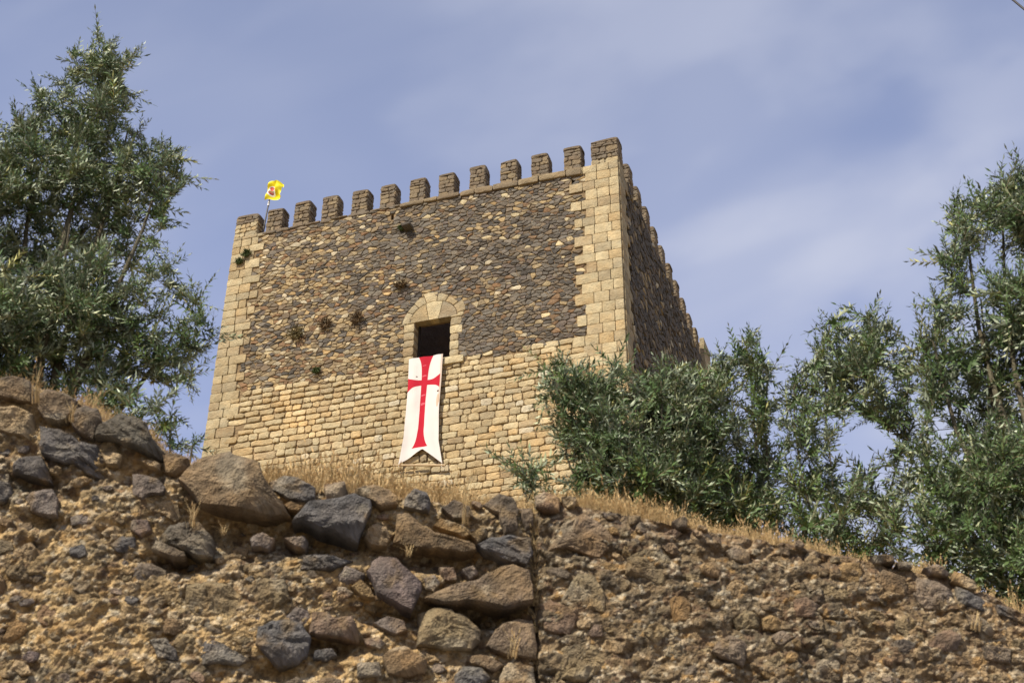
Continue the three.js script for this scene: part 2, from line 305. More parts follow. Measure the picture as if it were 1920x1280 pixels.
    [[Math.PI - 0.0, 1.95], [1.93, 1.2], [1.18, 0.0]].forEach(([t0, t1], k) => {
      const o = []; for (let i = 0; i <= 8; i++) { const t = mix(t0, t1, i / 8); o.push([cx + Math.cos(t) * rad * 0.985, sp + 0.012 + Math.sin(t) * rad * 0.82]); }
      const ft = (t) => cx + clamp(Math.cos(t) * rad * 0.55, -0.58, 0.58);
      if (k === 0) o.push([ft(1.95) , sp + 0.012], [a - 0.16, sp + 0.012]); else if (k === 1) o.push([ft(1.2), sp + 0.012], [ft(1.93), sp + 0.012]); else o.push([ft(1.18), sp + 0.012]);
      one('head_stone', o, front, [[0, -0.25], [0, 0.03], [0.008, 0.036]], headC[k], 0.05, 0.01);
    });
    for (let i = 0, t = Math.PI + 0.02; t > 0.05; i++) {
      const w = Math.min(0.36 + R() * 0.2, t + 0.02), r0 = rad + 0.012, r1 = rad + (t - w / 2 > 2.3 || t - w / 2 < 0.9 ? 0.2 : 0.26) + R() * 0.12, o = [];
      for (let k = 0; k <= 3; k++) { const q = t - 0.012 - (w - 0.024) * k / 3; o.push([cx + Math.cos(q) * r0, sp + 0.012 + Math.sin(q) * r0 * 0.82]); }
      for (let k = 3; k >= 0; k--) { const q = t - 0.012 - (w - 0.024) * k / 3, e = r1 + (R() - 0.5) * 0.05; o.push([cx + Math.cos(q) * e, sp + 0.012 + Math.sin(q) * e * 0.86]); }
      one('arch_stone', o, front, [[0, -0.05], [0, 0.028], [0.012, 0.042]], mix3(tone(0.95), pal.slate2, R() * 0.35), 0.1, 0.06); t -= w;
    }
    reserve.push([a - 0.25, b + 0.25, c - 0.28, d], [cx - rad * 1.08, cx + rad * 1.08, d - 0.05, d + rad * 0.62], [cx - rad * 0.72, cx + rad * 0.72, d + rad * 0.5, d + rad * 1.06], [b, b + 0.47, c - 0.26, c]);
    const G = new Geo(), wood = lin(52, 44, 38);                     // timber frame left in the opening
    box(G, front(a + 0.012, c, -0.34), UX.clone().multiplyScalar(0.05), V3(0, d - c, 0), FN.clone().multiplyScalar(0.07), wood);
    mesh('window_frame', L(G), M.bark, tower);
  }
  // squared courses below
  const blocks = [];
  for (let v = 13.4, row = 0; v < 20; row++) {
    const h = 0.175 + R() * 0.075, ph = R() * 99; let u = 0.72;
    while (u < 12.6) {
      const w = (0.23 + R() * 0.3) * (R() < 0.12 ? 1.35 : 1) * (u < 2.4 && v < 18.6 ? 1.5 : 1), um = u + w / 2, vm = v + h / 2, wave = 0.035 * noise3(um * 0.5, row * 0.13, 1), right = smooth(4.5, 7.5, um);
      if (vm < vb(um) + 0.02 && !taken(um, vm, 0.02)) {
        const gap = mix(0.018, 0.01, right), t = R(); let c = mix3(mul3(pal.tan, 0.98), pal.cream, R() * 0.8);
        if (t < 0.2) c = mix3(c, pal.gold, 0.6); else if (t < 0.3) c = mix3(c, pal.slate2, 0.3); else if (t < 0.36) c = mix3(c, pal.rust, 0.35); else if (t < 0.4) c = pal.pale;
        const fresh = Math.abs(um - (2.55 + (19.6 - vm) * 0.55)) < (vm < 18.6 ? 0.7 : 0.24) && vm > 17.75 && vm < 19.75;     // newer, cleanly cut replacements
        if (fresh) c = mix3(lin(224, 192, 138), pal.cream, R() * 0.6);
        blocks.push({ o: round4(u + gap * (0.2 + 0.6 * R()), u + w - gap * (0.2 + 0.6 * R()), v + wave + gap * (0.5 + R() * 0.9), v + h + wave - gap * (0.4 + R() * 0.8), fresh ? 0.006 : mix(0.036, 0.026, right), R), c: mul3(c, 0.92 + R() * 0.22), p: fresh ? 0.04 : 0.02 + R() * 0.045, b: fresh ? 0.006 : 0.012 + R() * 0.014, a: w * h + (vm > 15 ? 1 : 0) });
      }
      u += w;
    }
    v += h;
  }
  blocks.sort((x, y) => y.a - x.a);
  const restB = new Geo();
  blocks.forEach((s, k) => { const G = k < 300 ? new Geo() : restB; stone(G, s.o, front, [[0, -0.05], [0, s.p * 0.7], [s.b * 0.6, s.p * 0.95], [s.b * 2.2, s.p]], s.c, R, 0.16, 0.12, 0.012); if (k < 300) mesh('ashlar_block', L(G), M.tower, tower); });
  mesh('ashlar_infill', L(restB), M.tower, tower).userData.kind = 'stuff';
  // rubble above, on the lit face
  const rub = [];
  for (let v = 19.1; v < TOP + 0.2; v += 0.108) for (let u = 0.3; u < 13; u += 0.19) rub.push({ x: u + (R() - 0.5) * 0.17 + (Math.round(v / 0.108) % 2) * 0.09, y: v + (R() - 0.5) * 0.095, w: (R() - 0.5) * 0.16 });
  for (let k = rub.length - 1; k > 0; k--) if (R() < 0.16) rub.splice(k, 1);
  voronoi(rub, 0.56);
  const rubC = (u, v) => {
    const warm = clamp(0.74 - smooth(3.5, 8.5, u + (v - 22) * 0.5) * 0.6 + 0.5 * fbm(u * 0.45, v * 0.6, 5) + (v < 20.4 && u < 6 ? 0.1 : 0)), t = R();
    if (t < warm) { const q = R(); return q < 0.4 ? mix3(pal.tan, pal.brown, R() * 0.7) : q < 0.6 ? mix3(pal.tan, pal.pale, R()) : q < 0.72 ? pal.rust : q < 0.86 ? pal.brown : mix3(pal.gold, pal.tan, R()); }
    const q = R(); return q < 0.5 ? mix3(pal.slate, pal.slate2, R()) : q < 0.68 ? pal.dark : q < 0.8 ? pal.purple : q < 0.93 ? mix3(pal.slate2, pal.brown, 0.7) : q < 0.975 ? mix3(pal.brown, pal.rust, 0.8) : pal.cream;
  };
  const stones = rub.filter((s) => s.poly.length > 2 && s.y > vb(s.x) - 0.02 && s.y < TOP - 0.02 && !taken(s.x, s.y, 0.03) && !(Math.abs(s.x - 12.15) < 0.1 && Math.abs(s.y - 25.36) < 0.16) && !(Math.abs(s.x - 5.95) < 0.08 && Math.abs(s.y - 25.41) < 0.14))
    .map((s) => ({ o: chaikin(inset(ccw(s.poly), 0.006 + R() * 0.008), 0.16), u: s.x, v: s.y })).map((s) => ({ ...s, a: Math.abs(shoelace(s.o)) })).filter((s) => s.a > 0.0016).sort((x, y) => y.a - x.a);
  const restR = new Geo();
  stones.forEach((s, k) => {
    const G = k < 300 ? new Geo() : restR, p = 0.012 + R() * 0.034; let c = rubC(s.u, s.v);
    if (s.u > 6.5 && k < 300 && R() < 0.07) c = pal.cream;
    stone(G, s.o, front, [[0, -0.04], [0, p * 0.75], [0.008, p]], mul3(c, 0.8 + R() * 0.34), R, 0.16, 0.22, 0.012);
    if (k < 300) mesh('rubble_stone', L(G, 'flat'), M.tower, tower);
  });
  mesh('rubble_infill', L(restR, 'flat'), M.tower, tower).userData.kind = 'stuff';
  // coping strip under the battlements
  for (let u = 0.9; u < 12.3;) {
    const w = 0.4 + R() * 0.5, h = 0.12 + R() * 0.06 + 0.1 * smooth(6, 12, u);
    if (u > 6.2) one('coping_stone', round4(u, u + w - 0.012, TOP - h, TOP + 0.02, 0.02, R), front, [[0, -0.3], [0, 0.075], [0.02, 0.095]], mul3(mix3(pal.brown, pal.tan, R() * 0.6), 0.9), 0.12, 0.08);
    else one('coping_stone', round4(u, u + w - 0.02, TOP - 0.1 * R() - 0.02, TOP + 0.03, 0.03, R), front, [[0, -0.3], [0, 0.04], [0.02, 0.055]], mul3(mix3(pal.brown, pal.slate2, R()), 0.9), 0.12, 0.1);
    u += w;
  }
  // shaded side: rubble, its stone colours darkened to deepen the shade
  const rs = [];
  for (let v = 13; v < TOP + 0.2; v += 0.19) for (let u = 0.5; u < TD + 0.2; u += 0.36) rs.push({ x: u + (R() - 0.5) * 0.3, y: v + (R() - 0.5) * 0.16 });
  voronoi(rs, 0.6);
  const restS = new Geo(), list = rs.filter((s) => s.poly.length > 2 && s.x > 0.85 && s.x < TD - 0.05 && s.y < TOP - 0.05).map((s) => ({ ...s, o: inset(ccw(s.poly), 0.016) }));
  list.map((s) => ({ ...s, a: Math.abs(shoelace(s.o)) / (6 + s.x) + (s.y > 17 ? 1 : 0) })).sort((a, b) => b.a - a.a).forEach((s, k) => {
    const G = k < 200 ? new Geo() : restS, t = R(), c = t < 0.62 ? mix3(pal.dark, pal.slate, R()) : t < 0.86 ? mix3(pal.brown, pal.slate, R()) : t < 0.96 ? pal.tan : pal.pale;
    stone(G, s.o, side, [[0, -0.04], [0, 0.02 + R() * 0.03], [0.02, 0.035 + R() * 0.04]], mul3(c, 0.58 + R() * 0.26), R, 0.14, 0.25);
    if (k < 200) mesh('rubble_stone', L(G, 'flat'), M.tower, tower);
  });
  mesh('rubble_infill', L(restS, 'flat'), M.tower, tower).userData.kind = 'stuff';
  // battlements: every merlon is built up of rough flat stones round a core
  const merlon = (place, u0, u1, v0, v1, d0, d1, dressed) => {
    const G = new Geo(), rings = (p) => [[0, -0.05], [0, p * 0.6], [0.014, p]];
    const P = (u, v, d) => place(u, v, d), o = P(u0 + 0.03, v0 - 0.02, d0 + 0.03);
    box(G, o, P(u1 - 0.03, v0, d0).sub(P(u0 + 0.03, v0, d0)), V3(0, v1 - v0 - 0.02, 0), P(u0, v0, d1 - 0.03).sub(P(u0, v0, d0 + 0.03)), mul3(pal.brown, 0.8));
    const faces = [[u0, u1, (a, b, e) => P(a, b, d1 - 0.03 + e)], [u0, u1, (a, b, e) => P(u0 + u1 - a, b, d0 + 0.03 - e)], [d0, d1, (a, b, e) => P(u1 - 0.03 + e, b, d0 + d1 - a)], [d0, d1, (a, b, e) => P(u0 + 0.03 - e, b, a)]];
    for (const [a0, a1, f] of faces) for (let v = v0; v < v1 - 0.03;) {
      const h = Math.min(v1 - v, 0.09 + R() * 0.13); let a = a0;
      while (a < a1 - 0.02) { let w = 0.14 + R() * 0.24; if (a + w > a1 - 0.1) w = a1 - a; const c = v < v0 + dressed ? tone(0.92) : mul3(R() < 0.6 ? mix3(pal.brown, pal.slate2, R() * 0.6) : mix3(pal.tan, pal.brown, 0.5 + R() * 0.5), 0.86 + R() * 0.16); stone(G, round4(a + 0.006, a + w - 0.006, v + 0.006, v + h - 0.006, 0.035, R), f, rings(0.028 + R() * 0.022), c, R, 0.2, 0.12); a += w; }
      v += h;
    }
    const top = [[u0 - 0.02, d0], [u1 + 0.02, d0], [u1 + 0.02, d1 + 0.02], [u0 - 0.02, d1 + 0.02]].map(([a, b]) => [a + (R() - 0.5) * 0.05, b + (R() - 0.5) * 0.05]);
    stone(G, chaikin(chaikin(ccw(top), 0.12), 0.2), (a, b, e) => P(a, v1 - 0.03 + e, b), [[0, -0.03], [0, 0.03 + R() * 0.04], [0.05, 0.07 + R() * 0.03]].map((x) => x), mul3(pal.brown, 0.85), R, 0.15, 0.05);
    const m = mesh('merlon', L(G, 'flat'), M.tower, tower); return m;
  };
  const fu = [0.0, ...Array.from({ length: 11 }, (_, i) => TW - (1.761 + 1.0642 * (10 - i)) + (R() - 0.5) * 0.05)];
  merlon(front, -0.01, 0.84, TOP, MERLON - 0.02, -0.5, 0.03, 0.45);
  fu.slice(1).forEach((u, i) => merlon(front, u, u + 0.52 + R() * 0.06, TOP, MERLON + (R() - 0.5) * 0.07, -0.46, 0.03, 0));
  merlon(front, TW - 0.84, TW + 0.02, TOP, MERLON + 0.03, -0.62, 0.03, 0.1);
  for (let i = 0; i < 11; i++) { const u = 1.381 + 1.216 * i; merlon(side, u, u + 0.58, TOP, MERLON + (R() - 0.5) * 0.06, -0.5, 0.03, 0); }
  merlon(side, TD - 0.6, TD, TOP, MERLON, -0.5, 0.03, 0);
  // projecting box of pale stone at the far end of the shaded side
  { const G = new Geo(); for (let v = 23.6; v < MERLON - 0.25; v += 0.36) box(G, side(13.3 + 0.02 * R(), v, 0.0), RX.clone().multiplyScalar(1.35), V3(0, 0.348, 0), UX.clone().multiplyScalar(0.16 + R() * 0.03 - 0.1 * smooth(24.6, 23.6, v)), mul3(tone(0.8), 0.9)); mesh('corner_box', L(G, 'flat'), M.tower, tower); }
  // one long stone left sticking out under the battlements
  { const G = new Geo(); stone(G, round4(6.42, 6.74, 24.72, 24.86, 0.04, R), front, [[0, -0.1], [0, 0.3], [0.03, 0.34]], pal.dark, R, 0.1, 0.1); mesh('corbel', L(G, 'flat'), M.tower, tower); }
}

// ================================================================ things on the tower: banner, flag, plants in the joints
{
  // long white banner with a red cross, hung out of the window
  const cw = 512, ch = 1536, cv = document.createElement('canvas'); cv.width = cw; cv.height = ch;
  const g = cv.getContext('2d'); g.fillStyle = '#d9d3ce'; g.fillRect(0, 0, cw, ch);
  const q = rng(5); for (let k = 0; k < 70; k++) { g.fillStyle = `rgba(${170 + q() * 40},${150 + q() * 30},${130 + q() * 30},${0.03 + q() * 0.05})`; g.fillRect(q() * cw, q() * ch, 2 + q() * 5, 60 + q() * 300); }
  const PX = (x, y) => [(x - 244) / 194 * cw, y];                     // columns measured on the cloth
  g.fillStyle = '#b40e2a'; g.beginPath();                             // upright, flared at both ends
  const mx = 0.455 * cw;
  g.moveTo(0.30 * cw, 0); g.bezierCurveTo(0.40 * cw, 0.06 * ch, 0.40 * cw, 0.12 * ch, 0.40 * cw, 0.2 * ch); g.lineTo(0.40 * cw, 0.215 * ch);
  g.bezierCurveTo(0.24 * cw, 0.215 * ch, 0.12 * cw, 0.205 * ch, 0.0, 0.185 * ch); g.lineTo(0.0, 0.315 * ch); g.bezierCurveTo(0.12 * cw, 0.275 * ch, 0.26 * cw, 0.268 * ch, 0.395 * cw, 0.265 * ch);
  g.bezierCurveTo(0.40 * cw, 0.46 * ch, 0.40 * cw, 0.62 * ch, 0.385 * cw, 0.69 * ch); g.bezierCurveTo(0.37 * cw, 0.755 * ch, 0.33 * cw, 0.80 * ch, 0.26 * cw, 0.825 * ch); g.lineTo(0.665 * cw, 0.825 * ch);
  g.bezierCurveTo(0.60 * cw, 0.79 * ch, 0.57 * cw, 0.745 * ch, 0.565 * cw, 0.69 * ch); g.bezierCurveTo(0.56 * cw, 0.55 * ch, 0.575 * cw, 0.4 * ch, 0.58 * cw, 0.27 * ch);
  g.bezierCurveTo(0.72 * cw, 0.268 * ch, 0.86 * cw, 0.28 * ch, 0.96 * cw, 0.31 * ch); g.lineTo(0.96 * cw, 0.185 * ch); g.bezierCurveTo(0.86 * cw, 0.21 * ch, 0.74 * cw, 0.222 * ch, 0.58 * cw, 0.222 * ch);
  g.bezierCurveTo(0.59 * cw, 0.12 * ch, 0.62 * cw, 0.05 * ch, 0.72 * cw, 0); g.closePath(); g.fill();
  g.strokeStyle = 'rgba(235,170,175,0.75)'; g.lineWidth = 5; for (const [y, n] of [[0.085, 1], [0.178, 2], [0.355, 2], [0.43, 3]]) for (let k = 0; k < n; k++) { g.beginPath(); g.moveTo(0.42 * cw, (y + k * 0.008) * ch); g.lineTo((0.52 + 0.03 * k) * cw, (y + k * 0.004 - 0.003) * ch); g.stroke(); }
  g.fillStyle = '#4a2a22'; g.beginPath(); g.ellipse(0.93 * cw, 0.345 * ch, 14, 12, 0, 0, 7); g.fill(); g.beginPath(); g.ellipse(0.26 * cw, 0.18 * ch, 16, 7, 0.2, 0, 7); g.fill();
  g.fillStyle = 'rgba(176,120,70,0.35)'; g.beginPath(); g.ellipse(0.94 * cw, 0.43 * ch, 20, 90, 0, 0, 7); g.fill();
  g.fillStyle = 'rgba(176,130,90,0.3)'; g.fillRect(0.95 * cw, 0, 0.05 * cw, 0.45 * ch);
  const map = new THREE.CanvasTexture(cv); map.colorSpace = THREE.SRGBColorSpace;
  const mat = plain('banner_cloth', { map, roughness: 0.95 });
  const origin = front(7.5, 19.72, 0.12), b = thing('banner', 'long white banner with a red cross hanging from the tower window', 'banner', origin);
  const G = new Geo(), nx = 24, ny = 60, left = [[0, 6.93], [0.35, 6.94], [0.75, 6.9], [1, 6.78]], right = [[0, 8.03], [0.25, 8.02], [0.5, 7.98], [0.8, 8.0], [1, 8.13]];
  const along = (l, t) => { let k = 0; while (k < l.length - 2 && t > l[k + 1][0]) k++; const [a, p] = l[k], [c, e] = l[k + 1]; return mix(p, e, (t - a) / (c - a)); };
  for (const back of [0, 1]) { const o = G.p.length / 3;
    for (let j = 0; j <= ny; j++) for (let i = 0; i <= nx; i++) {
      const s = i / nx, t = j / ny, bottom = 16.12 + 0.22 * Math.abs(s - 0) * (s < 0.5 ? 0 : 0) + (1 - Math.abs(s - 0.53) / 0.53) * 0.5 + (1 - s) * 0.2, v = mix(19.76, bottom, t);
      const d = 0.2 - 0.03 * t + 0.02 * Math.sin(s * 7 + t * 3) + 0.012 * Math.sin(s * 17 - t * 5) + 0.01 * fbm(s * 4, t * 9, 3) - back * 0.004;
      G.v(front(mix(along(left, t), along(right, t), s), v, d), [1, 1, 1], s, 1 - t * (19.76 - bottom) / 3.62);
    }
    for (let j = 0; j < ny; j++) for (let i = 0; i < nx; i++) { const a = o + j * (nx + 1) + i; if (back) G.q(a, a + 1, a + nx + 2, a + nx + 1); else G.q(a, a + nx + 1, a + nx + 2, a + 1); }
  }
  mesh('cloth', G.build(origin), mat, b);
  const wood = plain('wooden_rod', { color: new THREE.Color().setRGB(0.5, 0.37, 0.22) }), rod = new Geo();
  tube(rod, [front(6.62, 16.3, 0.19), front(7.4, 16.2, 0.19), front(8.25, 16.08, 0.19)], [0.03, 0.03, 0.03], [1, 1, 1], 8); mesh('bottom_rod', rod.build(origin), wood, b);
  const cord = new Geo(); for (const [u, v] of [[6.79, 16.32], [8.12, 16.13]]) tube(cord, [front(u, v + 0.02, 0.17), front(u + 0.01, v - 0.09, 0.2)], [0.012, 0.012], [1, 1, 1], 5); mesh('tie_cord', cord.build(origin), plain('white_cord', { color: 0xe8e2d8 }), b);
}
{
  const foot = front(0.92, 25.85, -0.25), f = thing('flag', 'bright yellow flag with a crest flying from the tower corner', 'flag', foot);
  const dark = plain('dark_pole', { color: new THREE.Color().setRGB(0.09, 0.085, 0.09), roughness: 0.5 }), white = plain('white_sleeve', { color: 0xe9e9e9 });
  const P = (u, v, d = -0.25) => front(u, v, d), G = new Geo(); tube(G, [P(0.9, 25.6), P(1.06, 28.2)], [0.03, 0.024], [1, 1, 1], 8); mesh('pole', G.build(foot), dark, f);
  const W = new Geo(); tube(W, [P(1.003, 27.2), P(1.012, 27.36)], [0.038, 0.036], [1, 1, 1], 8); mesh('sleeve', W.build(foot), white, f);
  const cv = document.createElement('canvas'); cv.width = 256; cv.height = 256; const g = cv.getContext('2d');
  g.fillStyle = '#f4e414'; g.fillRect(0, 0, 256, 256); g.translate(78, 140); g.scale(1.35, 1.35); g.translate(-92, -140); g.fillStyle = '#e8e4dc'; g.beginPath(); g.ellipse(92, 136, 52, 62, 0, 0, 7); g.fill(); g.fillStyle = '#b8473a'; g.beginPath(); g.ellipse(90, 104, 30, 22, 0, 0, 7); g.fill();
  g.fillStyle = '#6b2a26'; g.beginPath(); g.moveTo(52, 126); g.lineTo(130, 126); g.quadraticCurveTo(130, 178, 91, 184); g.quadraticCurveTo(52, 178, 52, 126); g.fill();
  g.fillStyle = '#7d7a3a'; for (let k = 0; k < 4; k++) g.fillRect(60 + k * 17, 128, 8, 26); g.fillStyle = '#a83b33'; g.fillRect(62, 158, 58, 12);
  const map = new THREE.CanvasTexture(cv); map.colorSpace = THREE.SRGBColorSpace; const C = new Geo(), n = 26;
  for (let j = 0; j <= n; j++) for (let i = 0; i <= n; i++) {
    const s = i / n, t = j / n, u = mix(mix(0.9, 1.62, s), mix(1.02, 1.5, s), t) + 0.03 * Math.sin(t * 6 + s * 3), v = mix(mix(27.38, 27.3, s), mix(28.16, 28.06, s), t) - (s > 0.6 && t > 0.75 ? 0.1 * Math.sin((t - 0.75) * 12) : 0) + 0.02 * Math.sin(s * 11);
    C.v(P(u, v, -0.12 + 0.09 * Math.sin(s * 7 + t * 4) * (0.35 + s) + 0.05 * Math.sin(t * 9 - s * 5)), [1, 1, 1], s, t);
  }
  for (let j = 0; j < n; j++) for (let i = 0; i < n; i++) { const a = j * (n + 1) + i; C.q(a, a + 1, a + n + 2, a + n + 1); }
  mesh('cloth', C.build(foot), plain('flag_cloth', { map, roughness: 0.7 }), f);
}
{
  const shrub = (u, v, r, color, label, seed) => {
    const q = rng(seed), o = front(u, v, 0.03), t = thing('wall_shrub', label, 'shrub', o, 'plants growing out of the tower wall'), S = new Geo(), F = new Geo();
    for (let k = 0; k < 46; k++) {
      const a = q() * 6.283, e = (q() - 0.35) * 1.5, l = r * (0.5 + q() * 0.65), dir = V3(Math.cos(a) * 0.95, 0, 0), tip = front(u + Math.cos(a) * l * Math.cos(e), v + Math.sin(a) * l * 0.75 * Math.cos(e) - 0.12 * r, 0.04 + l * 0.55 * Math.abs(Math.sin(a * 3 + e)) + 0.05);
      const midp = o.clone().lerp(tip, 0.55).addScaledVector(YY, -0.05 * r); tube(S, [o, midp, tip], [0.008, 0.006, 0.003], mul3(color, 0.7), 3);
      for (let m = 0; m < 16; m++) { const p = midp.clone().lerp(tip, q() * 1.1), d = V3(q() - 0.5, q() - 0.4, q() - 0.5).normalize().multiplyScalar(0.05 + 0.05 * q()), w = V3(q() - 0.5, q() - 0.5, q() - 0.5).normalize().multiplyScalar(0.014), c = mul3(color, 0.7 + q() * 0.6); F.f(F.v(p.clone().sub(w), c, 0, 0), F.v(p.clone().add(w), c, 1, 0), F.v(p.clone().add(d), c, 0, 1)); }
    }
    mesh('stem', S.build(o), M.shrub, t); mesh('leaf_mass', F.build(o), M.shrub, t);
  };
  const dry = lin(108, 96, 56), green = lin(74, 88, 44), brown = lin(104, 84, 56);
  shrub(2.86, 21.5, 0.36, dry, 'largest dry tuft on the tower wall left of the window', 3);
  shrub(3.9, 21.68, 0.25, brown, 'small brown tuft on the tower between two larger ones', 4);
  shrub(4.98, 21.68, 0.29, brown, 'brown tuft on the tower wall nearest the window', 5);
  shrub(6.45, 22.65, 0.24, brown, 'dark dry tuft on the tower just above and left of the arch', 6);
  shrub(0.62, 25.05, 0.2, green, 'green tuft in the corner stones below the flag', 7);
  shrub(0.38, 24.78, 0.14, green, 'small green sprig at the tower edge below the flag', 8);
  shrub(6.36, 24.86, 0.13, green, 'green sprig beside the stone sticking out under the battlements', 9);
  shrub(3.75, 19.98, 0.13, green, 'tiny green plant at the top of the squared courses', 10);
}

// ================================================================ the near wall: two stretches that meet at an upright joint
const SEC = [{ x0: -2.75, x1: 0.12, n: V3(0.12, 0, 1).normalize(), off: 0 }, { x0: 0.108, x1: 2.62, n: V3(-0.08, 0, 1).normalize(), off: 0.012 }].map((s, k) => ({ ...s, k,
  place: (x, y, d) => V3(x, y, wallZ(k ? Math.max(x, 0.1151) : Math.min(x, 0.1149))).addScaledVector(s.n, d + s.off) }));
const onWall = (px, py, sec) => { const r = ray(px, py), p0 = sec.place(sec.k ? 1 : -1, 0, 0), t = p0.clone().sub(V3(0, EYE, 0)).dot(sec.n) / r.dot(sec.n); return [r.x * t, EYE + r.y * t]; };
const topPx = [[-260, 690], [0, 708], [60, 710], [100, 724], [160, 745], [200, 768], [260, 788], [300, 826], [340, 854], [385, 868], [440, 868], [490, 886], [520, 892], [600, 908], [700, 916], [780, 920], [850, 934], [920, 934], [1000, 943], [1050, 947], [1150, 961], [1250, 974], [1350, 988], [1450, 999], [1550, 1014], [1650, 1028], [1750, 1042], [1800, 1048], [1850, 1062], [1920, 1090], [2200, 1220]];
const topLine = topPx.map(([x, y]) => onWall(x, y, SEC[x < 1003 ? 0 : 1]));
const wallTop = (x) => { let k = 0; while (k < topLine.length - 2 && x > topLine[k + 1][0]) k++; const [a, p] = topLine[k], [b, q] = topLine[k + 1]; return mix(p, q, clamp((x - a) / (b - a))); };
const topRise = (x) => 0.24 - 0.04 * smooth(0.5, 2, x);   // the soil behind the wall top climbs
const rp = { s: lin(104, 99, 95), s2: lin(106, 98, 84), b: lin(116, 101, 82), g: lin(126, 114, 104), p: lin(172, 148, 112), p2: lin(148, 129, 96), r: lin(134, 113, 85), r2: lin(136, 112, 90), o: lin(146, 116, 76), o2: lin(156, 128, 86), v: lin(114, 99, 92), q: lin(138, 120, 99) };
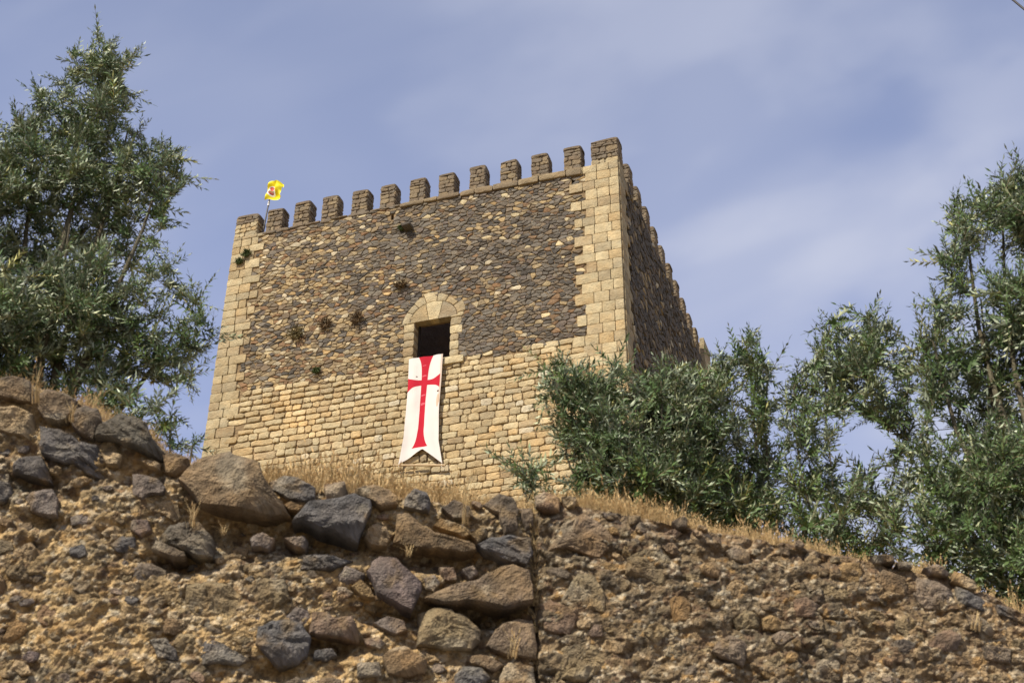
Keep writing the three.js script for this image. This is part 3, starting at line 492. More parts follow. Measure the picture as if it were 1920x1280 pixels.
const traced = [   // colour, how far the stone stands out (cm), outline in the photograph
  ['b', 9, -12, 714, 30, 712, 58, 716, 64, 740, 60, 760, 32, 757, -12, 750], ['p', 7, -12, 770, 35, 765, 64, 775, 66, 808, 57, 826, 25, 820, -12, 808], ['b', 8, 75, 742, 92, 735, 120, 742, 147, 755, 140, 772, 125, 790, 110, 797, 85, 792, 72, 775],
  ['b', 8, 145, 772, 160, 762, 185, 772, 192, 795, 175, 830, 150, 820, 135, 800], ['s', 7, 71, 800, 117, 807, 150, 830, 182, 837, 197, 865, 200, 900, 170, 890, 140, 875, 105, 870, 82, 860, 77, 830], ['s', 7, 27, 870, 50, 855, 77, 857, 95, 885, 97, 907, 70, 902, 22, 890],
  ['s', 6, -8, 900, 20, 910, 25, 932, 10, 945, -8, 947], ['g', 8, 47, 937, 65, 926, 100, 922, 112, 942, 110, 972, 82, 970, 57, 962], ['s2', 10, 182, 830, 185, 810, 212, 792, 225, 780, 250, 787, 280, 805, 288, 832, 307, 850, 305, 865, 270, 852, 232, 842, 217, 837],
  ['b', 8, 307, 860, 332, 852, 355, 865, 350, 885, 332, 897, 310, 890], ['p', 6, 255, 862, 302, 872, 300, 887, 277, 877], ['g', 7, 247, 887, 275, 895, 297, 900, 312, 920, 305, 932, 282, 930, 267, 940, 247, 930], ['p', 6, 190, 852, 215, 850, 230, 860, 222, 877, 200, 875],
  ['r', 13, 336, 906, 370, 872, 405, 855, 430, 851, 455, 865, 485, 885, 492, 907, 515, 937, 545, 971, 495, 972, 460, 971, 415, 962, 375, 952, 352, 927], ['s', 7, 500, 902, 532, 896, 560, 900, 592, 920, 592, 940, 570, 945, 540, 940, 510, 920],
  ['o', 5, 532, 950, 545, 942, 570, 942, 577, 950, 560, 962, 540, 960], ['s', 11, 550, 985, 582, 950, 637, 942, 665, 935, 695, 947, 697, 967, 677, 1002, 672, 1020, 642, 1012, 602, 1000, 567, 987], ['r2', 6, 607, 910, 645, 907, 652, 925, 645, 935, 610, 940],
  ['o2', 8, 665, 922, 700, 912, 727, 920, 745, 935, 745, 950, 715, 956, 695, 945, 667, 932], ['s', 7, 757, 937, 777, 917, 800, 927, 807, 945, 805, 965, 777, 960, 755, 955], ['p', 6, 690, 995, 705, 982, 725, 987, 732, 1012, 725, 1027, 695, 1025, 682, 1012],
  ['r', 9, 737, 1019, 746, 968, 767, 965, 788, 986, 814, 1004, 850, 1013, 888, 1028, 891, 1039, 868, 1042, 826, 1036, 779, 1030], ['s', 9, 891, 1025, 921, 1010, 957, 1007, 995, 1013, 1000, 1042, 983, 1066, 945, 1057, 912, 1042], ['b', 7, 903, 945, 933, 928, 960, 933, 972, 960, 968, 998, 945, 1004, 933, 968, 912, 953],
  ['o2', 7, 811, 986, 826, 974, 850, 983, 880, 995, 885, 1007, 865, 1010, 838, 998], ['v', 9, 684, 1078, 704, 1051, 713, 1041, 746, 1048, 761, 1066, 790, 1090, 790, 1108, 779, 1137, 773, 1149, 743, 1140, 704, 1117], ['o2', 6, 658, 1102, 675, 1090, 693, 1105, 703, 1124, 678, 1122],
  ['r', 10, 794, 1126, 820, 1111, 853, 1099, 897, 1090, 936, 1069, 960, 1063, 986, 1078, 997, 1108, 995, 1134, 945, 1146, 903, 1137, 865, 1137, 826, 1137], ['p2', 9, 785, 1146, 823, 1143, 862, 1155, 903, 1182, 897, 1206, 880, 1221, 826, 1218, 779, 1212],
  ['r', 8, 909, 1212, 927, 1182, 963, 1164, 998, 1164, 1006, 1241, 960, 1235, 921, 1223], ['r', 8, 716, 1232, 728, 1218, 758, 1215, 800, 1241, 797, 1265, 761, 1274, 728, 1268], ['s', 9, 483, 1179, 509, 1168, 540, 1164, 566, 1173, 586, 1203, 575, 1236, 549, 1247, 525, 1254, 505, 1236, 479, 1212],
  ['r2', 8, 586, 1151, 610, 1151, 632, 1162, 662, 1157, 676, 1199, 671, 1206, 630, 1195, 579, 1192], ['s', 6, 568, 1042, 630, 1044, 662, 1052, 619, 1072, 562, 1070], ['g', 6, 531, 1011, 571, 1007, 579, 1020, 571, 1033, 553, 1028], ['g', 7, 468, 1013, 492, 1002, 516, 1015, 503, 1033, 472, 1028],
  ['g', 6, 700, 1166, 724, 1157, 759, 1168, 763, 1186, 741, 1192, 717, 1181], ['r2', 5, 680, 1197, 706, 1195, 724, 1208, 713, 1219, 687, 1210], ['s', 7, 360, 1235, 390, 1197, 420, 1210, 467, 1240, 445, 1252, 410, 1245, 375, 1252], ['s', 6, 297, 1237, 280, 1202, 310, 1197, 332, 1222, 335, 1242],
  ['s2', 8, 287, 1027, 317, 985, 375, 982, 405, 1022, 400, 1050, 370, 1047, 332, 1030], ['b', 9, 285, 1032, 295, 1019, 347, 1039, 350, 1049, 325, 1054], ['v', 5, 247, 980, 277, 975, 285, 997, 265, 1010, 245, 997], ['o', 5, 0, 1207, 20, 1172, 47, 1150, 57, 1167, 45, 1192, 15, 1212],
  ['v', 4, 40, 1235, 55, 1222, 75, 1225, 70, 1240, 50, 1245], ['p2', 6, 347, 1100, 375, 1077, 425, 1095, 460, 1120, 455, 1150, 425, 1167, 370, 1160, 345, 1135], ['b', 6, 377, 1172, 400, 1162, 425, 1177, 415, 1192, 382, 1190], ['b', 5, 874, 1229, 915, 1232, 945, 1250, 927, 1262, 880, 1244],
  ['s', 7, 850, 1268, 868, 1250, 903, 1253, 921, 1271, 897, 1295, 853, 1295], ['r', 7, 942, 1256, 969, 1244, 1000, 1253, 1004, 1295, 927, 1295], ['b', 7, 669, 1247, 711, 1243, 715, 1271, 669, 1273], ['s', 5, 590, 1221, 623, 1219, 632, 1232, 610, 1243, 586, 1238], ['p2', 6, 462, 1115, 490, 1085, 535, 1090, 545, 1127, 515, 1145, 475, 1137],
  ['b', 6, 826, 956, 850, 939, 880, 953, 888, 974, 850, 977], ['g', 5, 865, 1072, 885, 1063, 897, 1078, 880, 1090], ['r2', 5, 823, 1066, 850, 1066, 856, 1090, 832, 1090], ['b', 6, 978, 955, 998, 958, 999, 990, 985, 996, 976, 975], ['g', 5, 795, 1085, 812, 1078, 825, 1095, 812, 1112, 798, 1106], ['o2', 6, 880, 1005, 905, 990, 915, 1005, 895, 1022],
  ['r2', 7, 1002, 957, 1021, 946, 1048, 955, 1047, 982, 1021, 982, 1003, 976], ['q', 6, 1026, 1048, 1048, 1004, 1089, 979, 1122, 993, 1150, 1020, 1150, 1039, 1122, 1061, 1062, 1048], ['p2', 5, 1171, 1059, 1212, 1037, 1253, 1048, 1270, 1067, 1275, 1091, 1237, 1108, 1207, 1094, 1169, 1091],
  ['p2', 5, 1048, 1143, 1065, 1116, 1078, 1089, 1111, 1091, 1133, 1127, 1133, 1162, 1089, 1154], ['r2', 6, 1010, 1157, 1029, 1141, 1062, 1154, 1084, 1171, 1065, 1209, 1021, 1201], ['r2', 5, 1100, 1203, 1114, 1182, 1128, 1187, 1128, 1206, 1108, 1209], ['p2', 5, 1035, 1231, 1095, 1214, 1133, 1231, 1139, 1258, 1095, 1290, 1040, 1290],
  ['o', 5, 1251, 1132, 1275, 1116, 1294, 1138, 1294, 1173, 1262, 1176], ['b', 5, 1021, 1089, 1048, 1083, 1070, 1094, 1062, 1105, 1029, 1100], ['p', 4, 1322, 1149, 1357, 1154, 1357, 1176, 1333, 1173], ['o2', 5, 1360, 1036, 1383, 1018, 1407, 1036, 1407, 1059, 1372, 1053], ['p2', 4, 1375, 1164, 1398, 1141, 1427, 1150, 1427, 1176, 1383, 1182],
  ['o2', 4, 1430, 1158, 1448, 1147, 1468, 1161, 1465, 1182, 1433, 1179], ['o2', 6, 1570, 1068, 1582, 1042, 1622, 1045, 1628, 1068, 1608, 1091, 1585, 1080], ['b', 6, 1652, 1077, 1669, 1050, 1716, 1068, 1722, 1085, 1707, 1112, 1675, 1097], ['q', 6, 1727, 1100, 1736, 1062, 1774, 1066, 1809, 1091, 1812, 1126, 1748, 1126],
  ['b', 8, 1643, 1030, 1690, 1026, 1692, 1040, 1652, 1043], ['b', 7, 1695, 1038, 1722, 1038, 1725, 1049, 1701, 1051], ['g', 8, 1748, 1047, 1777, 1041, 1802, 1052, 1797, 1062, 1762, 1058], ['o2', 8, 1803, 1072, 1809, 1049, 1850, 1066, 1856, 1080, 1838, 1086], ['s', 7, 1812, 1080, 1838, 1088, 1879, 1108, 1879, 1128, 1856, 1125, 1815, 1113],
  ['b', 7, 1832, 1128, 1867, 1137, 1902, 1163, 1885, 1172, 1838, 1154], ['s', 6, 1894, 1110, 1930, 1116, 1930, 1136, 1900, 1130], ['p2', 5, 1617, 1147, 1646, 1129, 1681, 1141, 1669, 1161, 1640, 1170], ['p2', 5, 1681, 1158, 1716, 1132, 1754, 1150, 1751, 1187, 1710, 1182], ['b', 6, 1803, 1211, 1838, 1218, 1841, 1229, 1815, 1229],
  ['q', 4, 1795, 1240, 1827, 1237, 1838, 1269, 1797, 1275], ['q', 5, 1862, 1187, 1925, 1193, 1925, 1222, 1870, 1217], ['b', 4, 1535, 1240, 1570, 1208, 1587, 1243, 1582, 1269, 1535, 1266], ['b', 6, 1427, 1132, 1474, 1141, 1471, 1150, 1430, 1142],
];
{
  const q = rng(77);
  // how deep the bedding lies behind the stones: hollow between the loose top stones, built up where mortar covers the face
  const hollow = [[640, 975, 190, 60, 0.02], [860, 1050, 150, 90, 0.02], [740, 1190, 190, 80, 0.012], [900, 1200, 100, 100, 0.015], [450, 992, 120, 34, 0.12], [620, 1015, 80, 24, 0.09], [900, 1152, 110, 18, 0.1], [730, 1152, 70, 18, 0.08], [520, 1258, 50, 16, 0.07], [620, 1206, 60, 16, 0.08], [820, 1047, 100, 18, 0.09], [340, 1057, 55, 15, 0.07], [70, 905, 50, 14, 0.05], [80, 978, 40, 12, 0.05], [150, 790, 130, 40, 0.04], [260, 880, 60, 30, 0.03]].map(([x, y, a, b, d]) => { const [wx, wy] = onWall(x, y, SEC[0]); return [wx, wy, a / 385, b / 330, d]; });
  const bed = (x, y, k) => {
    const nx = x * 1 + k * 31;
    let h = 0.012 + 0.022 * fbm(nx * 4, y * 5.5, 2, 3);
    const w1 = worley(nx * 9 + 0.5 * noise3(nx * 14, y * 14, 4), y * 13, 5), w2 = worley(nx * 30 + noise3(nx * 40, y * 40, 8) * 0.5, y * 40, 9), w3 = worley(nx * 62, y * 78, 12);
    h += (w1[2] - 0.35) * (k ? 0.03 : 0.022) * smooth(0.02, 0.22, w1[1] - w1[0]) + (w2[2] * 0.9 - 0.2) * (k ? 0.004 : 0.006) * smooth(0, 0.3, w2[1] - w2[0]) + (0.5 - w3[0]) * (k ? 0.006 : 0.009) * (0.3 + w3[2]) + (k ? 0.014 : 0.016) * fbm(nx * 48, y * 48, 3, 3);
    h -= 0.03 * smooth(0.15, 0.5, fbm(nx * 7 + 3, y * 9, 21, 3));
    if (!k) for (const [a, b, c, d, e] of hollow) { const r = ((x - a) / c) ** 2 + ((y - b) / d) ** 2; if (r < 4) h -= 1.35 * e * Math.exp(-r * 1.2); }
    return h;
  };
  const walls = SEC.map((sec) => {
    const foot = sec.place((sec.x0 + sec.x1) / 2, 0, 0);
    const w = thing('stone_wall', sec.k ? 'mortared rubble wall to the right of the upright joint' : 'rough wall of big loose stones to the left of the upright joint', 'stone wall', foot);
    const G = new Geo(), dx = 0.0055, nX = Math.round((sec.x1 - sec.x0) / dx), y0 = 2.72, nY = 205, nR = 26;
    const cT = sec.k ? lin(158, 134, 100) : lin(198, 167, 118), cG = sec.k ? lin(114, 100, 78) : lin(116, 101, 78), cB = lin(112, 88, 66), cO = lin(176, 138, 84), soil = lin(120, 90, 68);
    for (let j = 0; j <= nY + nR; j++) for (let i = 0; i <= nX; i++) {
      const x = mix(sec.x0, sec.x1, i / nX), yt = wallTop(x) - 0.03, t = Math.min(1, j / nY), y = mix(y0, yt, t), r = Math.max(0, j - nY) / nR;
      const ends = smooth(0, 0.03, sec.x1 - x) * (sec.k ? 1 : 1), edge = sec.k ? smooth(0, 0.025, x - sec.x0) : ends;
      let d = bed(x, y, sec.k) * (1 - r) - 0.05 * (1 - edge) - 0.03 * smooth(0.08, 0, yt - y), yy = y;
      if (r > 0) { const c = 0.03 * fbm(x * 9, r * 6, 30 + sec.k, 3); d = d - r * 0.6; yy = yt + c * Math.min(1, r * 6) + 0.02 * Math.sin(Math.min(1, r * 5) * 1.57) + r * 0.6 * topRise(x); }
      const nx = x + sec.k * 31, w2 = worley(nx * 30 + noise3(nx * 40, y * 40, 8) * 0.5, y * 40, 9), patch = clamp(0.55 + 1.9 * fbm(nx * 2.6, y * 3.2, 41, 4)), fine = clamp(0.5 + fbm(nx * 26, y * 26, 47, 3));
      const w1 = worley(nx * 9 + 0.5 * noise3(nx * 14, y * 14, 4), y * 13, 5); let c = mix3(cT, cG, clamp(patch * 0.7 + (fine - 0.5) * 0.9 + (w1[2] - 0.4) * (sec.k ? 0.55 : 0.3))); const id = w2[2]; c = id > 0.9 ? mix3(c, lin(208, 188, 156), 0.6) : id < 0.14 ? mix3(c, cB, 0.7) : id > 0.52 && id < 0.58 ? mix3(c, cO, 0.6) : c;
      const w3 = worley(nx * 62, y * 78, 12); if (w3[2] > 0.9) c = mix3(c, lin(214, 200, 172), 0.55); else if (w3[2] < 0.12) c = mix3(c, lin(84, 72, 60), 0.5);
      if (sec.k === 1) c = mix3(c, cB, 0.35 * smooth(0.12, 0.02, yt - y + 0.04 * noise3(x * 12, y * 12, 3)));          // dark crust of soil and roots along the top
      if (r > 0) c = mix3(c, soil, Math.min(1, r * 8));
      G.v(sec.place(x, yy, d), c, x, y + d);
    }
    for (let j = 0; j < nY + nR; j++) for (let i = 0; i < nX; i++) { const a = j * (nX + 1) + i; G.q(a, a + 1, a + nX + 2, a + nX + 1); }
    mesh('mortar', G.build(foot), M.mortar, w);
    // lower courses and the stretch beyond the frame
    const B = new Geo(), xa = sec.k ? sec.x0 + 0.02 : -9, xb = sec.k ? 9 : sec.x1 - 0.02, n = 130, rows = 30;
    for (let j = 0; j <= rows; j++) for (let i = 0; i <= n; i++) { const x = mix(xa, xb, i / n), out = x < sec.x0 || x > sec.x1, y = mix(0, out ? wallTop(x) : 2.74, j / rows); B.v(sec.place(x, y, -0.03 + 0.05 * fbm(x * 3, y * 3, 60 + sec.k)), mix3(cT, cG, clamp(0.5 + fbm(x * 3, y * 3, 70))), x, y); }
    for (let j = 0; j < rows; j++) for (let i = 0; i < n; i++) { const a = j * (n + 1) + i; B.q(a, a + 1, a + n + 2, a + n + 1); }
    mesh('lower_face', B.build(foot), M.mortar, w);
    const C = new Geo(); for (let i = 0; i <= n; i++) { const x = mix(xa, xb, i / n), out = x < sec.x0 || x > sec.x1; C.v(sec.place(x, (out ? wallTop(x) : wallTop(x) - 0.08), out ? 0 : -0.1), soil, x, 0); C.v(sec.place(x, wallTop(x) - 0.02 + 0.7 * topRise(x), -0.75), soil, x, 0.7); }
    for (let i = 0; i < n; i++) C.q(i * 2, i * 2 + 2, i * 2 + 3, i * 2 + 1); mesh('wall_top', C.build(foot), M.earth, w);
    return { w, foot };
  });
  // stones: uneven outline, chipped facets, split layers in the slates
  function rock(G, outline, sec, p, key, seed, dense = 1) {
    const r = rng(seed), o0 = ccw(outline), n0 = o0.length, size = Math.sqrt(Math.abs(shoelace(o0))), step = clamp(size / 9, 0.008, 0.022) / dense, o = [];
    for (let k = 0; k < n0; k++) { const a = o0[k], b = o0[(k + 1) % n0], l = Math.hypot(b[0] - a[0], b[1] - a[1]), m = Math.max(1, Math.round(l / step)); for (let i = 0; i < m; i++) { const t = i / m, x = mix(a[0], b[0], t), y = mix(a[1], b[1], t); o.push([x + 0.025 * size * noise3(x * 1.6 / size + seed, y * 1.6 / size, 1) + 0.03 * size * noise3(x * 6 / size, y * 6 / size, seed), y + 0.025 * size * noise3(x * 1.6 / size, y * 1.6 / size + seed, 2) + 0.03 * size * noise3(x * 6 / size, y * 6 / size, seed + 9)]); } }
    const n = o.length, cx = o.reduce((s, a) => s + a[0], 0) / n, cy = o.reduce((s, a) => s + a[1], 0) / n;
    const planes = Array.from({ length: 4 }, (_, i) => { const a = i ? r() * 6.283 : 1.2 + r() * 0.8, k = 0.25 + r() * 0.6; return [-Math.cos(a) * k, -Math.sin(a) * k, p + k * size * (0.24 + r() * 0.25)]; }), tx = (r() - 0.5) * 0.3, ty = (r() - 0.35) * 0.35, slate = key[0] === 's', dip = (r() - 0.3) * 0.8, pit = key === 'p2' || key === 'p' || key === 'q' ? 1 : 0;
    const main = rp[key], alt = slate ? mix3(rp.s, rp.b, 0.6) : key[0] === 'p' ? rp.b : r() < 0.5 ? rp.o : rp.g, pale = lin(176, 164, 140);
    const face = (x, y) => {
      const u = x - cx, v = y - cy; let d = p + tx * u + ty * v; for (const [a, b, c] of planes) d = Math.min(d, c + a * u + b * v);
      d += 0.014 * fbm(x * 11, y * 11, seed, 3) + 0.009 * fbm(x * 38, y * 38, seed, 3);
      if (slate) { const l = (v + u * dip) * 42 + 2.2 * noise3(x * 8, y * 8, seed); d += 0.007 * (Math.floor(l) % 2 ? 1 : 0) * smooth(0.1, 0.5, noise3(x * 5, y * 7, seed + 3) + 0.4); }
      if (pit) { const w = worley(x * 55, y * 55, seed % 50); d += (w[2] - 0.5) * 0.012 * smooth(0, 0.25, w[1] - w[0]); }
      return d;
    };
    const col = (x, y) => { let c = mix3(main, alt, clamp(0.15 + 1.3 * fbm(x * 7, y * 7, seed + 5, 4)) * 0.75); c = mix3(c, pale, smooth(0.18, 0.4, fbm(x * 9, y * 9, seed + 15, 4)) * (slate ? 0.3 : 0.5)); c = mix3(c, rp.o2, smooth(0.2, 0.45, fbm(x * 14, y * 14, seed + 25, 3)) * 0.5); return mul3(c, 0.94 + 0.7 * fbm(x * 32, y * 32, seed, 3)); };
    let prev = null; const rim = Math.min(0.014, size * 0.08), ou = r() * 5, ov = r() * 5;
    const levels = [[0, 0], [0, 0.018], [0, 0.003], [0.08, 0], [0.22, 0], [0.4, 0], [0.6, 0], [0.8, 0]];   // [share of the way to the middle, drop behind the face]
    levels.forEach(([z, drop], k) => {
      const base = k < 1 ? inset(o, rim * 0.6) : k < 2 ? o : inset(o, rim * (k === 2 ? 0.4 : 0.9)), ring = base.map(([x, y]) => { const X = mix(x, cx, z), Y = mix(y, cy, z); const d = k ? face(X, Y) - drop * Math.min(1, size * 9) : -0.13; return G.v(sec.place(X, Y, d), col(X, Y), X + ou + d * 0.6, Y + ov - d); });
      if (prev) for (let i = 0; i < n; i++) G.q(prev[i], prev[(i + 1) % n], ring[(i + 1) % n], ring[i]);
      prev = ring;
    });
    const dc = face(cx, cy), c = G.v(sec.place(cx, cy, dc), col(cx, cy), cx + ou + dc * 0.6, cy + ov - dc); for (let i = 0; i < n; i++) G.f(prev[i], prev[(i + 1) % n], c);
  }
  const polys = [[], []];
  traced.forEach(([key, p, ...xy], k) => {
    const s = xy.reduce((a, v, i) => (i % 2 ? a : a + v), 0) / (xy.length / 2) < 1003 ? 0 : 1, sec = SEC[s], o = [];
    for (let i = 0; i < xy.length; i += 2) o.push(onWall(xy[i], xy[i + 1], sec));
    polys[s].push(o); const G = new Geo(); rock(G, o, sec, (p / 100) * (s ? 0.5 : p > 9.5 ? 0.78 : xy[1] > 1090 && xy[0] < 480 ? 0.5 : 0.58), key, 300 + k * 7);
    mesh('stone', G.build(walls[s].foot, 'crease'), M.rock, walls[s].w);
  });
  // smaller stones set in the mortar
  for (const s of [0, 1]) {
    const sec = SEC[s], fill = [];
    for (let k = 0; k < 6000 && fill.length < (s ? 150 : 230); k++) {
      const x = mix(sec.x0 + 0.05, sec.x1 - 0.03, q()), yt = wallTop(x), y = mix(2.75, yt - 0.02, q()), rr = (0.016 + 0.05 * q() ** 2) * (s ? 1.15 : 1);
      if (polys[s].some((o) => inside(o, x, y) || edgeDistance(o, x, y) < rr * 0.8) || fill.some((f) => Math.hypot(f.x - x, f.y - y) < (f.r + rr) * 0.95)) continue;
      fill.push({ x, y, r: rr });
    }
    fill.sort((a, b) => b.r - a.r);
    const rest = new Geo(), keys = s ? ['p2', 'q', 'b', 'p', 'r2', 'o2', 'p', 'p2'] : ['p2', 'b', 'g', 'p', 's', 'r2', 'p', 'p2'];
    fill.forEach((f, k) => {
      const m = 5 + Math.floor(q() * 4), o = [], st = 0.65 + q() * 0.35, rot = (q() - 0.5) * 0.9; for (let i = 0; i < m; i++) { const a = i / m * 6.283 + (q() - 0.5) * 0.5, l = f.r * (0.8 + q() * 0.5), ex = Math.cos(a) * l * 1.25, ey = Math.sin(a) * l * st; o.push([f.x + ex * Math.cos(rot) - ey * Math.sin(rot), f.y + ex * Math.sin(rot) + ey * Math.cos(rot)]); }
      const G = k < 170 ? new Geo() : rest, lift = bed(f.x, f.y, s) + 0.1 * f.r + 0.014 * q();
      rock(G, o, sec, lift, keys[Math.floor(q() * keys.length)], 2000 + k * 3 + s * 5000, k < 170 ? 1 : 0.7);
      if (k < 170) mesh('small_stone', G.build(walls[s].foot, 'crease'), M.rock, walls[s].w);
    });
    mesh('pebble_infill', rest.build(walls[s].foot, 'flat'), M.rock, walls[s].w).userData.kind = 'stuff';
  }
}

// ================================================================ olive trees behind the wall
const leafTop = lin(76, 98, 54), leafUnder = lin(156, 166, 140);
function leaf(G, p, dir, nrm, len, wid, tint) {                      // a narrow folded blade, dark above and silvery below
  const side = dir.clone().cross(nrm).normalize(), up = side.clone().cross(dir).normalize();
  for (const under of [0, 1]) {
    const c = mul3(under ? leafUnder : leafTop, tint), off = under ? -0.0006 : 0, at3 = (t, w, l) => p.clone().addScaledVector(dir, t * len).addScaledVector(side, w * wid).addScaledVector(up, l * len + off);
    const a = G.v(at3(0, 0, 0), c, 0, 0), m = G.v(at3(0.5, 0, 0.03), c, 0, 0.5), l = G.v(at3(0.45, 0.5, 0.06), c, 0.5, 0.5), r = G.v(at3(0.45, -0.5, 0.06), c, -0.5, 0.5), e = G.v(at3(1, 0, -0.05), c, 0, 1);
    if (under) { G.f(a, l, m); G.f(l, e, m); G.f(a, m, r); G.f(m, e, r); } else { G.f(a, m, l); G.f(m, e, l); G.f(a, r, m); G.f(r, e, m); }
  }
}
const sprays = [0, 1, 2].map((k) => {                                // leafy twigs along +y, shared by all the trees
  const q = rng(900 + k), G = new Geo(), L = 0.15 + 0.035 * k, bend = (q() - 0.5) * 0.3, P = (t) => V3(bend * t * t * L, t * L, 0.1 * (q() - 0.5) * 0.02), n = 7 + k;
  tube(G, [P(0), P(0.5), P(1)], [0.0022, 0.0017, 0.0009], lin(120, 112, 88), 3);
  for (let i = 0; i < n; i++) for (const s of [-1, 1]) {
    const t = 0.06 + 0.92 * i / n, az = (i % 2) * 1.57 + (s < 0 ? Math.PI : 0) + (q() - 0.5) * 0.7, out = V3(Math.cos(az), 0, Math.sin(az)), tilt = 0.65 + q() * 0.5 - 0.25 * t, dir = out.clone().multiplyScalar(Math.sin(tilt)).addScaledVector(YY, Math.cos(tilt)).normalize();
    leaf(G, P(t), dir, YY.clone().addScaledVector(out, -0.6).normalize(), (0.041 + q() * 0.018) * (1 - 0.3 * t * t), 0.011 + q() * 0.003, 0.8 + q() * 0.45);
  }
  leaf(G, P(1), V3(0.1, 1, 0.05).normalize(), V3(0, 0.2, 1), 0.045, 0.01, 1.1);
  return G.build();
});
function toPixel(p) {                                               // where a point of the scene shows in the 1920 x 1280 picture
  const y = p.y - EYE, d = -p.z, up = y * CP - d * SP, f = y * SP + d * CP, a = p.x / f * FPX, b = -up / f * FPX, cr = Math.cos(ROLL), sr = Math.sin(ROLL); return [960 + cr * a - sr * b, 640 + sr * a + cr * b];
}
function oliveTree(name, label, category, group, outline, depth, count, seed, opt = {}) {
  const q = rng(seed), pxm = FPX / (depth / 0.87), footPx = opt.foot || [outline.reduce((s, p) => s + p[0], 0) / outline.length, 0];
  const cx = at(footPx[0], 900, depth).x, foot = V3(cx, 0, -depth); foot.y = hillY(foot.x, foot.z) - 0.05;
  const t = thing(name, label, category, foot, group), xs = outline.map((p) => p[0]), ys = outline.map((p) => p[1]), x0 = Math.min(...xs), x1 = Math.max(...xs), y0 = Math.min(...ys), y1 = Math.max(...ys);
  // limbs from the trunk into the crown
  const nodes = [], B = new Geo(), T = new Geo(), bark = lin(118, 106, 90), green = lin(112, 110, 80);
  const fork = foot.clone().add(V3(0, opt.trunk || 0.35, 0)), rT = opt.radius || 0.05; tube(T, [foot.clone().add(V3(0, -0.1, 0)), foot.clone().lerp(fork, 0.5).add(V3(0.02, 0, 0.01)), fork], [rT * 1.3, rT, rT * 0.85], bark, 9); mesh('trunk', T.build(foot), M.bark, t);
  const limb = (a, b, r0, r1, n = 7) => { const pts = [], rad = []; for (let i = 0; i <= n; i++) { const s = i / n, p = a.clone().lerp(b, s).add(V3(0.06 * Math.sin(s * 5 + seed), 0.05 * Math.sin(s * 3.1), 0.05 * Math.sin(s * 4 + 1)).multiplyScalar(Math.sin(s * 3.14))); pts.push(p); rad.push(mix(r0, r1, s)); nodes.push({ p, r: mix(r0, r1, s) }); } tube(B, pts, rad, mix3(bark, green, 0.4), 6); return pts; };
  for (const [px, py, dz] of opt.limbs) limb(fork, at(px, py, depth + (dz || 0)), rT * 0.62, 0.006);
  // leafy clumps through the crown's volume: thick in the middle, thin at the outline, with gaps between them
  const hole = (px, py, g) => (opt.holes || []).some(([hx, hy, ha, hb]) => ((px - hx) / (ha + g)) ** 2 + ((py - hy) / (hb + g)) ** 2 < 1), clumps = []; let tries = 0; const want = Math.round(count / 9);
  while (clumps.length < want && tries++ < want * 80) {
    const px = mix(x0, x1, q()), py = mix(y0, y1, q()); if (!inside(outline, px, py) || hole(px, py, 4)) continue;
    const e = edgeDistance(outline, px, py); if (e < 9 && q() > 0.5) continue;
    const half = Math.min(opt.thick || 0.75, 0.06 + e / pxm * 0.9), p = at(px, py, depth + (q() * 2 - 1) * half), gap = 0.074 + 0.055 * q();
    if (fbm(p.x * 2.4 + seed, p.y * 2.4, p.z * 2.4, 2) < (opt.sparse || -0.22) + 0.1 && e > 22) continue;
    if (clumps.some((c) => c.p.distanceToSquared(p) < gap * gap)) continue;
    clumps.push({ p, e, d: p.distanceTo(fork), r: 0.8 + q() * 0.5 });
  }
  clumps.sort((a, b) => a.d - b.d);
  const sets = sprays.map(() => []), clear = (p) => { const [px, py] = toPixel(p); return (inside(outline, px, py) || edgeDistance(outline, px, py) < 5) && !hole(px, py, -2); };
  for (const s of clumps) {
    let best = null, bd = 1e9; for (const n of nodes) { const d = n.p.distanceToSquared(s.p); if (d < bd) { bd = d; best = n; } }
    const dist = Math.sqrt(bd), away = s.p.clone().sub(best.p).normalize();
    if (dist > 0.04) { const mid = best.p.clone().lerp(s.p, 0.5).add(V3(0, 0.04 * dist, 0)), r0 = Math.min(best.r * 0.75, 0.003 + dist * 0.007), r1 = 0.0022; tube(B, [best.p, mid, s.p], [r0, (r0 + r1) / 2, r1], mix3(bark, green, 0.5), 4); nodes.push({ p: mid, r: (r0 + r1) / 2 }, { p: s.p, r: 0.004 }); }
    const tone = 0.72 + q() * 0.56, n = 7 + Math.floor(q() * 6);
    for (let k = 0; k < n; k++) {
      const dir = V3(q() - 0.5, q() - 0.5, q() - 0.5).normalize().multiplyScalar(1.0).addScaledVector(away, 0.45).add(V3(0, 0.38, 0)).normalize(), sc = s.r * (0.75 + q() * 0.5), start = s.p.clone().add(V3(q() - 0.5, q() - 0.5, q() - 0.5).multiplyScalar(0.05)).addScaledVector(dir, -0.02);
      if (!clear(start.clone().addScaledVector(dir, 0.19 * sc)) && q() < 0.72) continue;
      const m = new THREE.Matrix4().compose(start.sub(foot), new THREE.Quaternion().setFromUnitVectors(YY, dir).multiply(new THREE.Quaternion().setFromAxisAngle(YY, q() * 6.28)), V3(sc, sc, sc));
      sets[Math.floor(q() * 3)].push([m, tone * (0.85 + q() * 0.3), q()]);
    }
  }
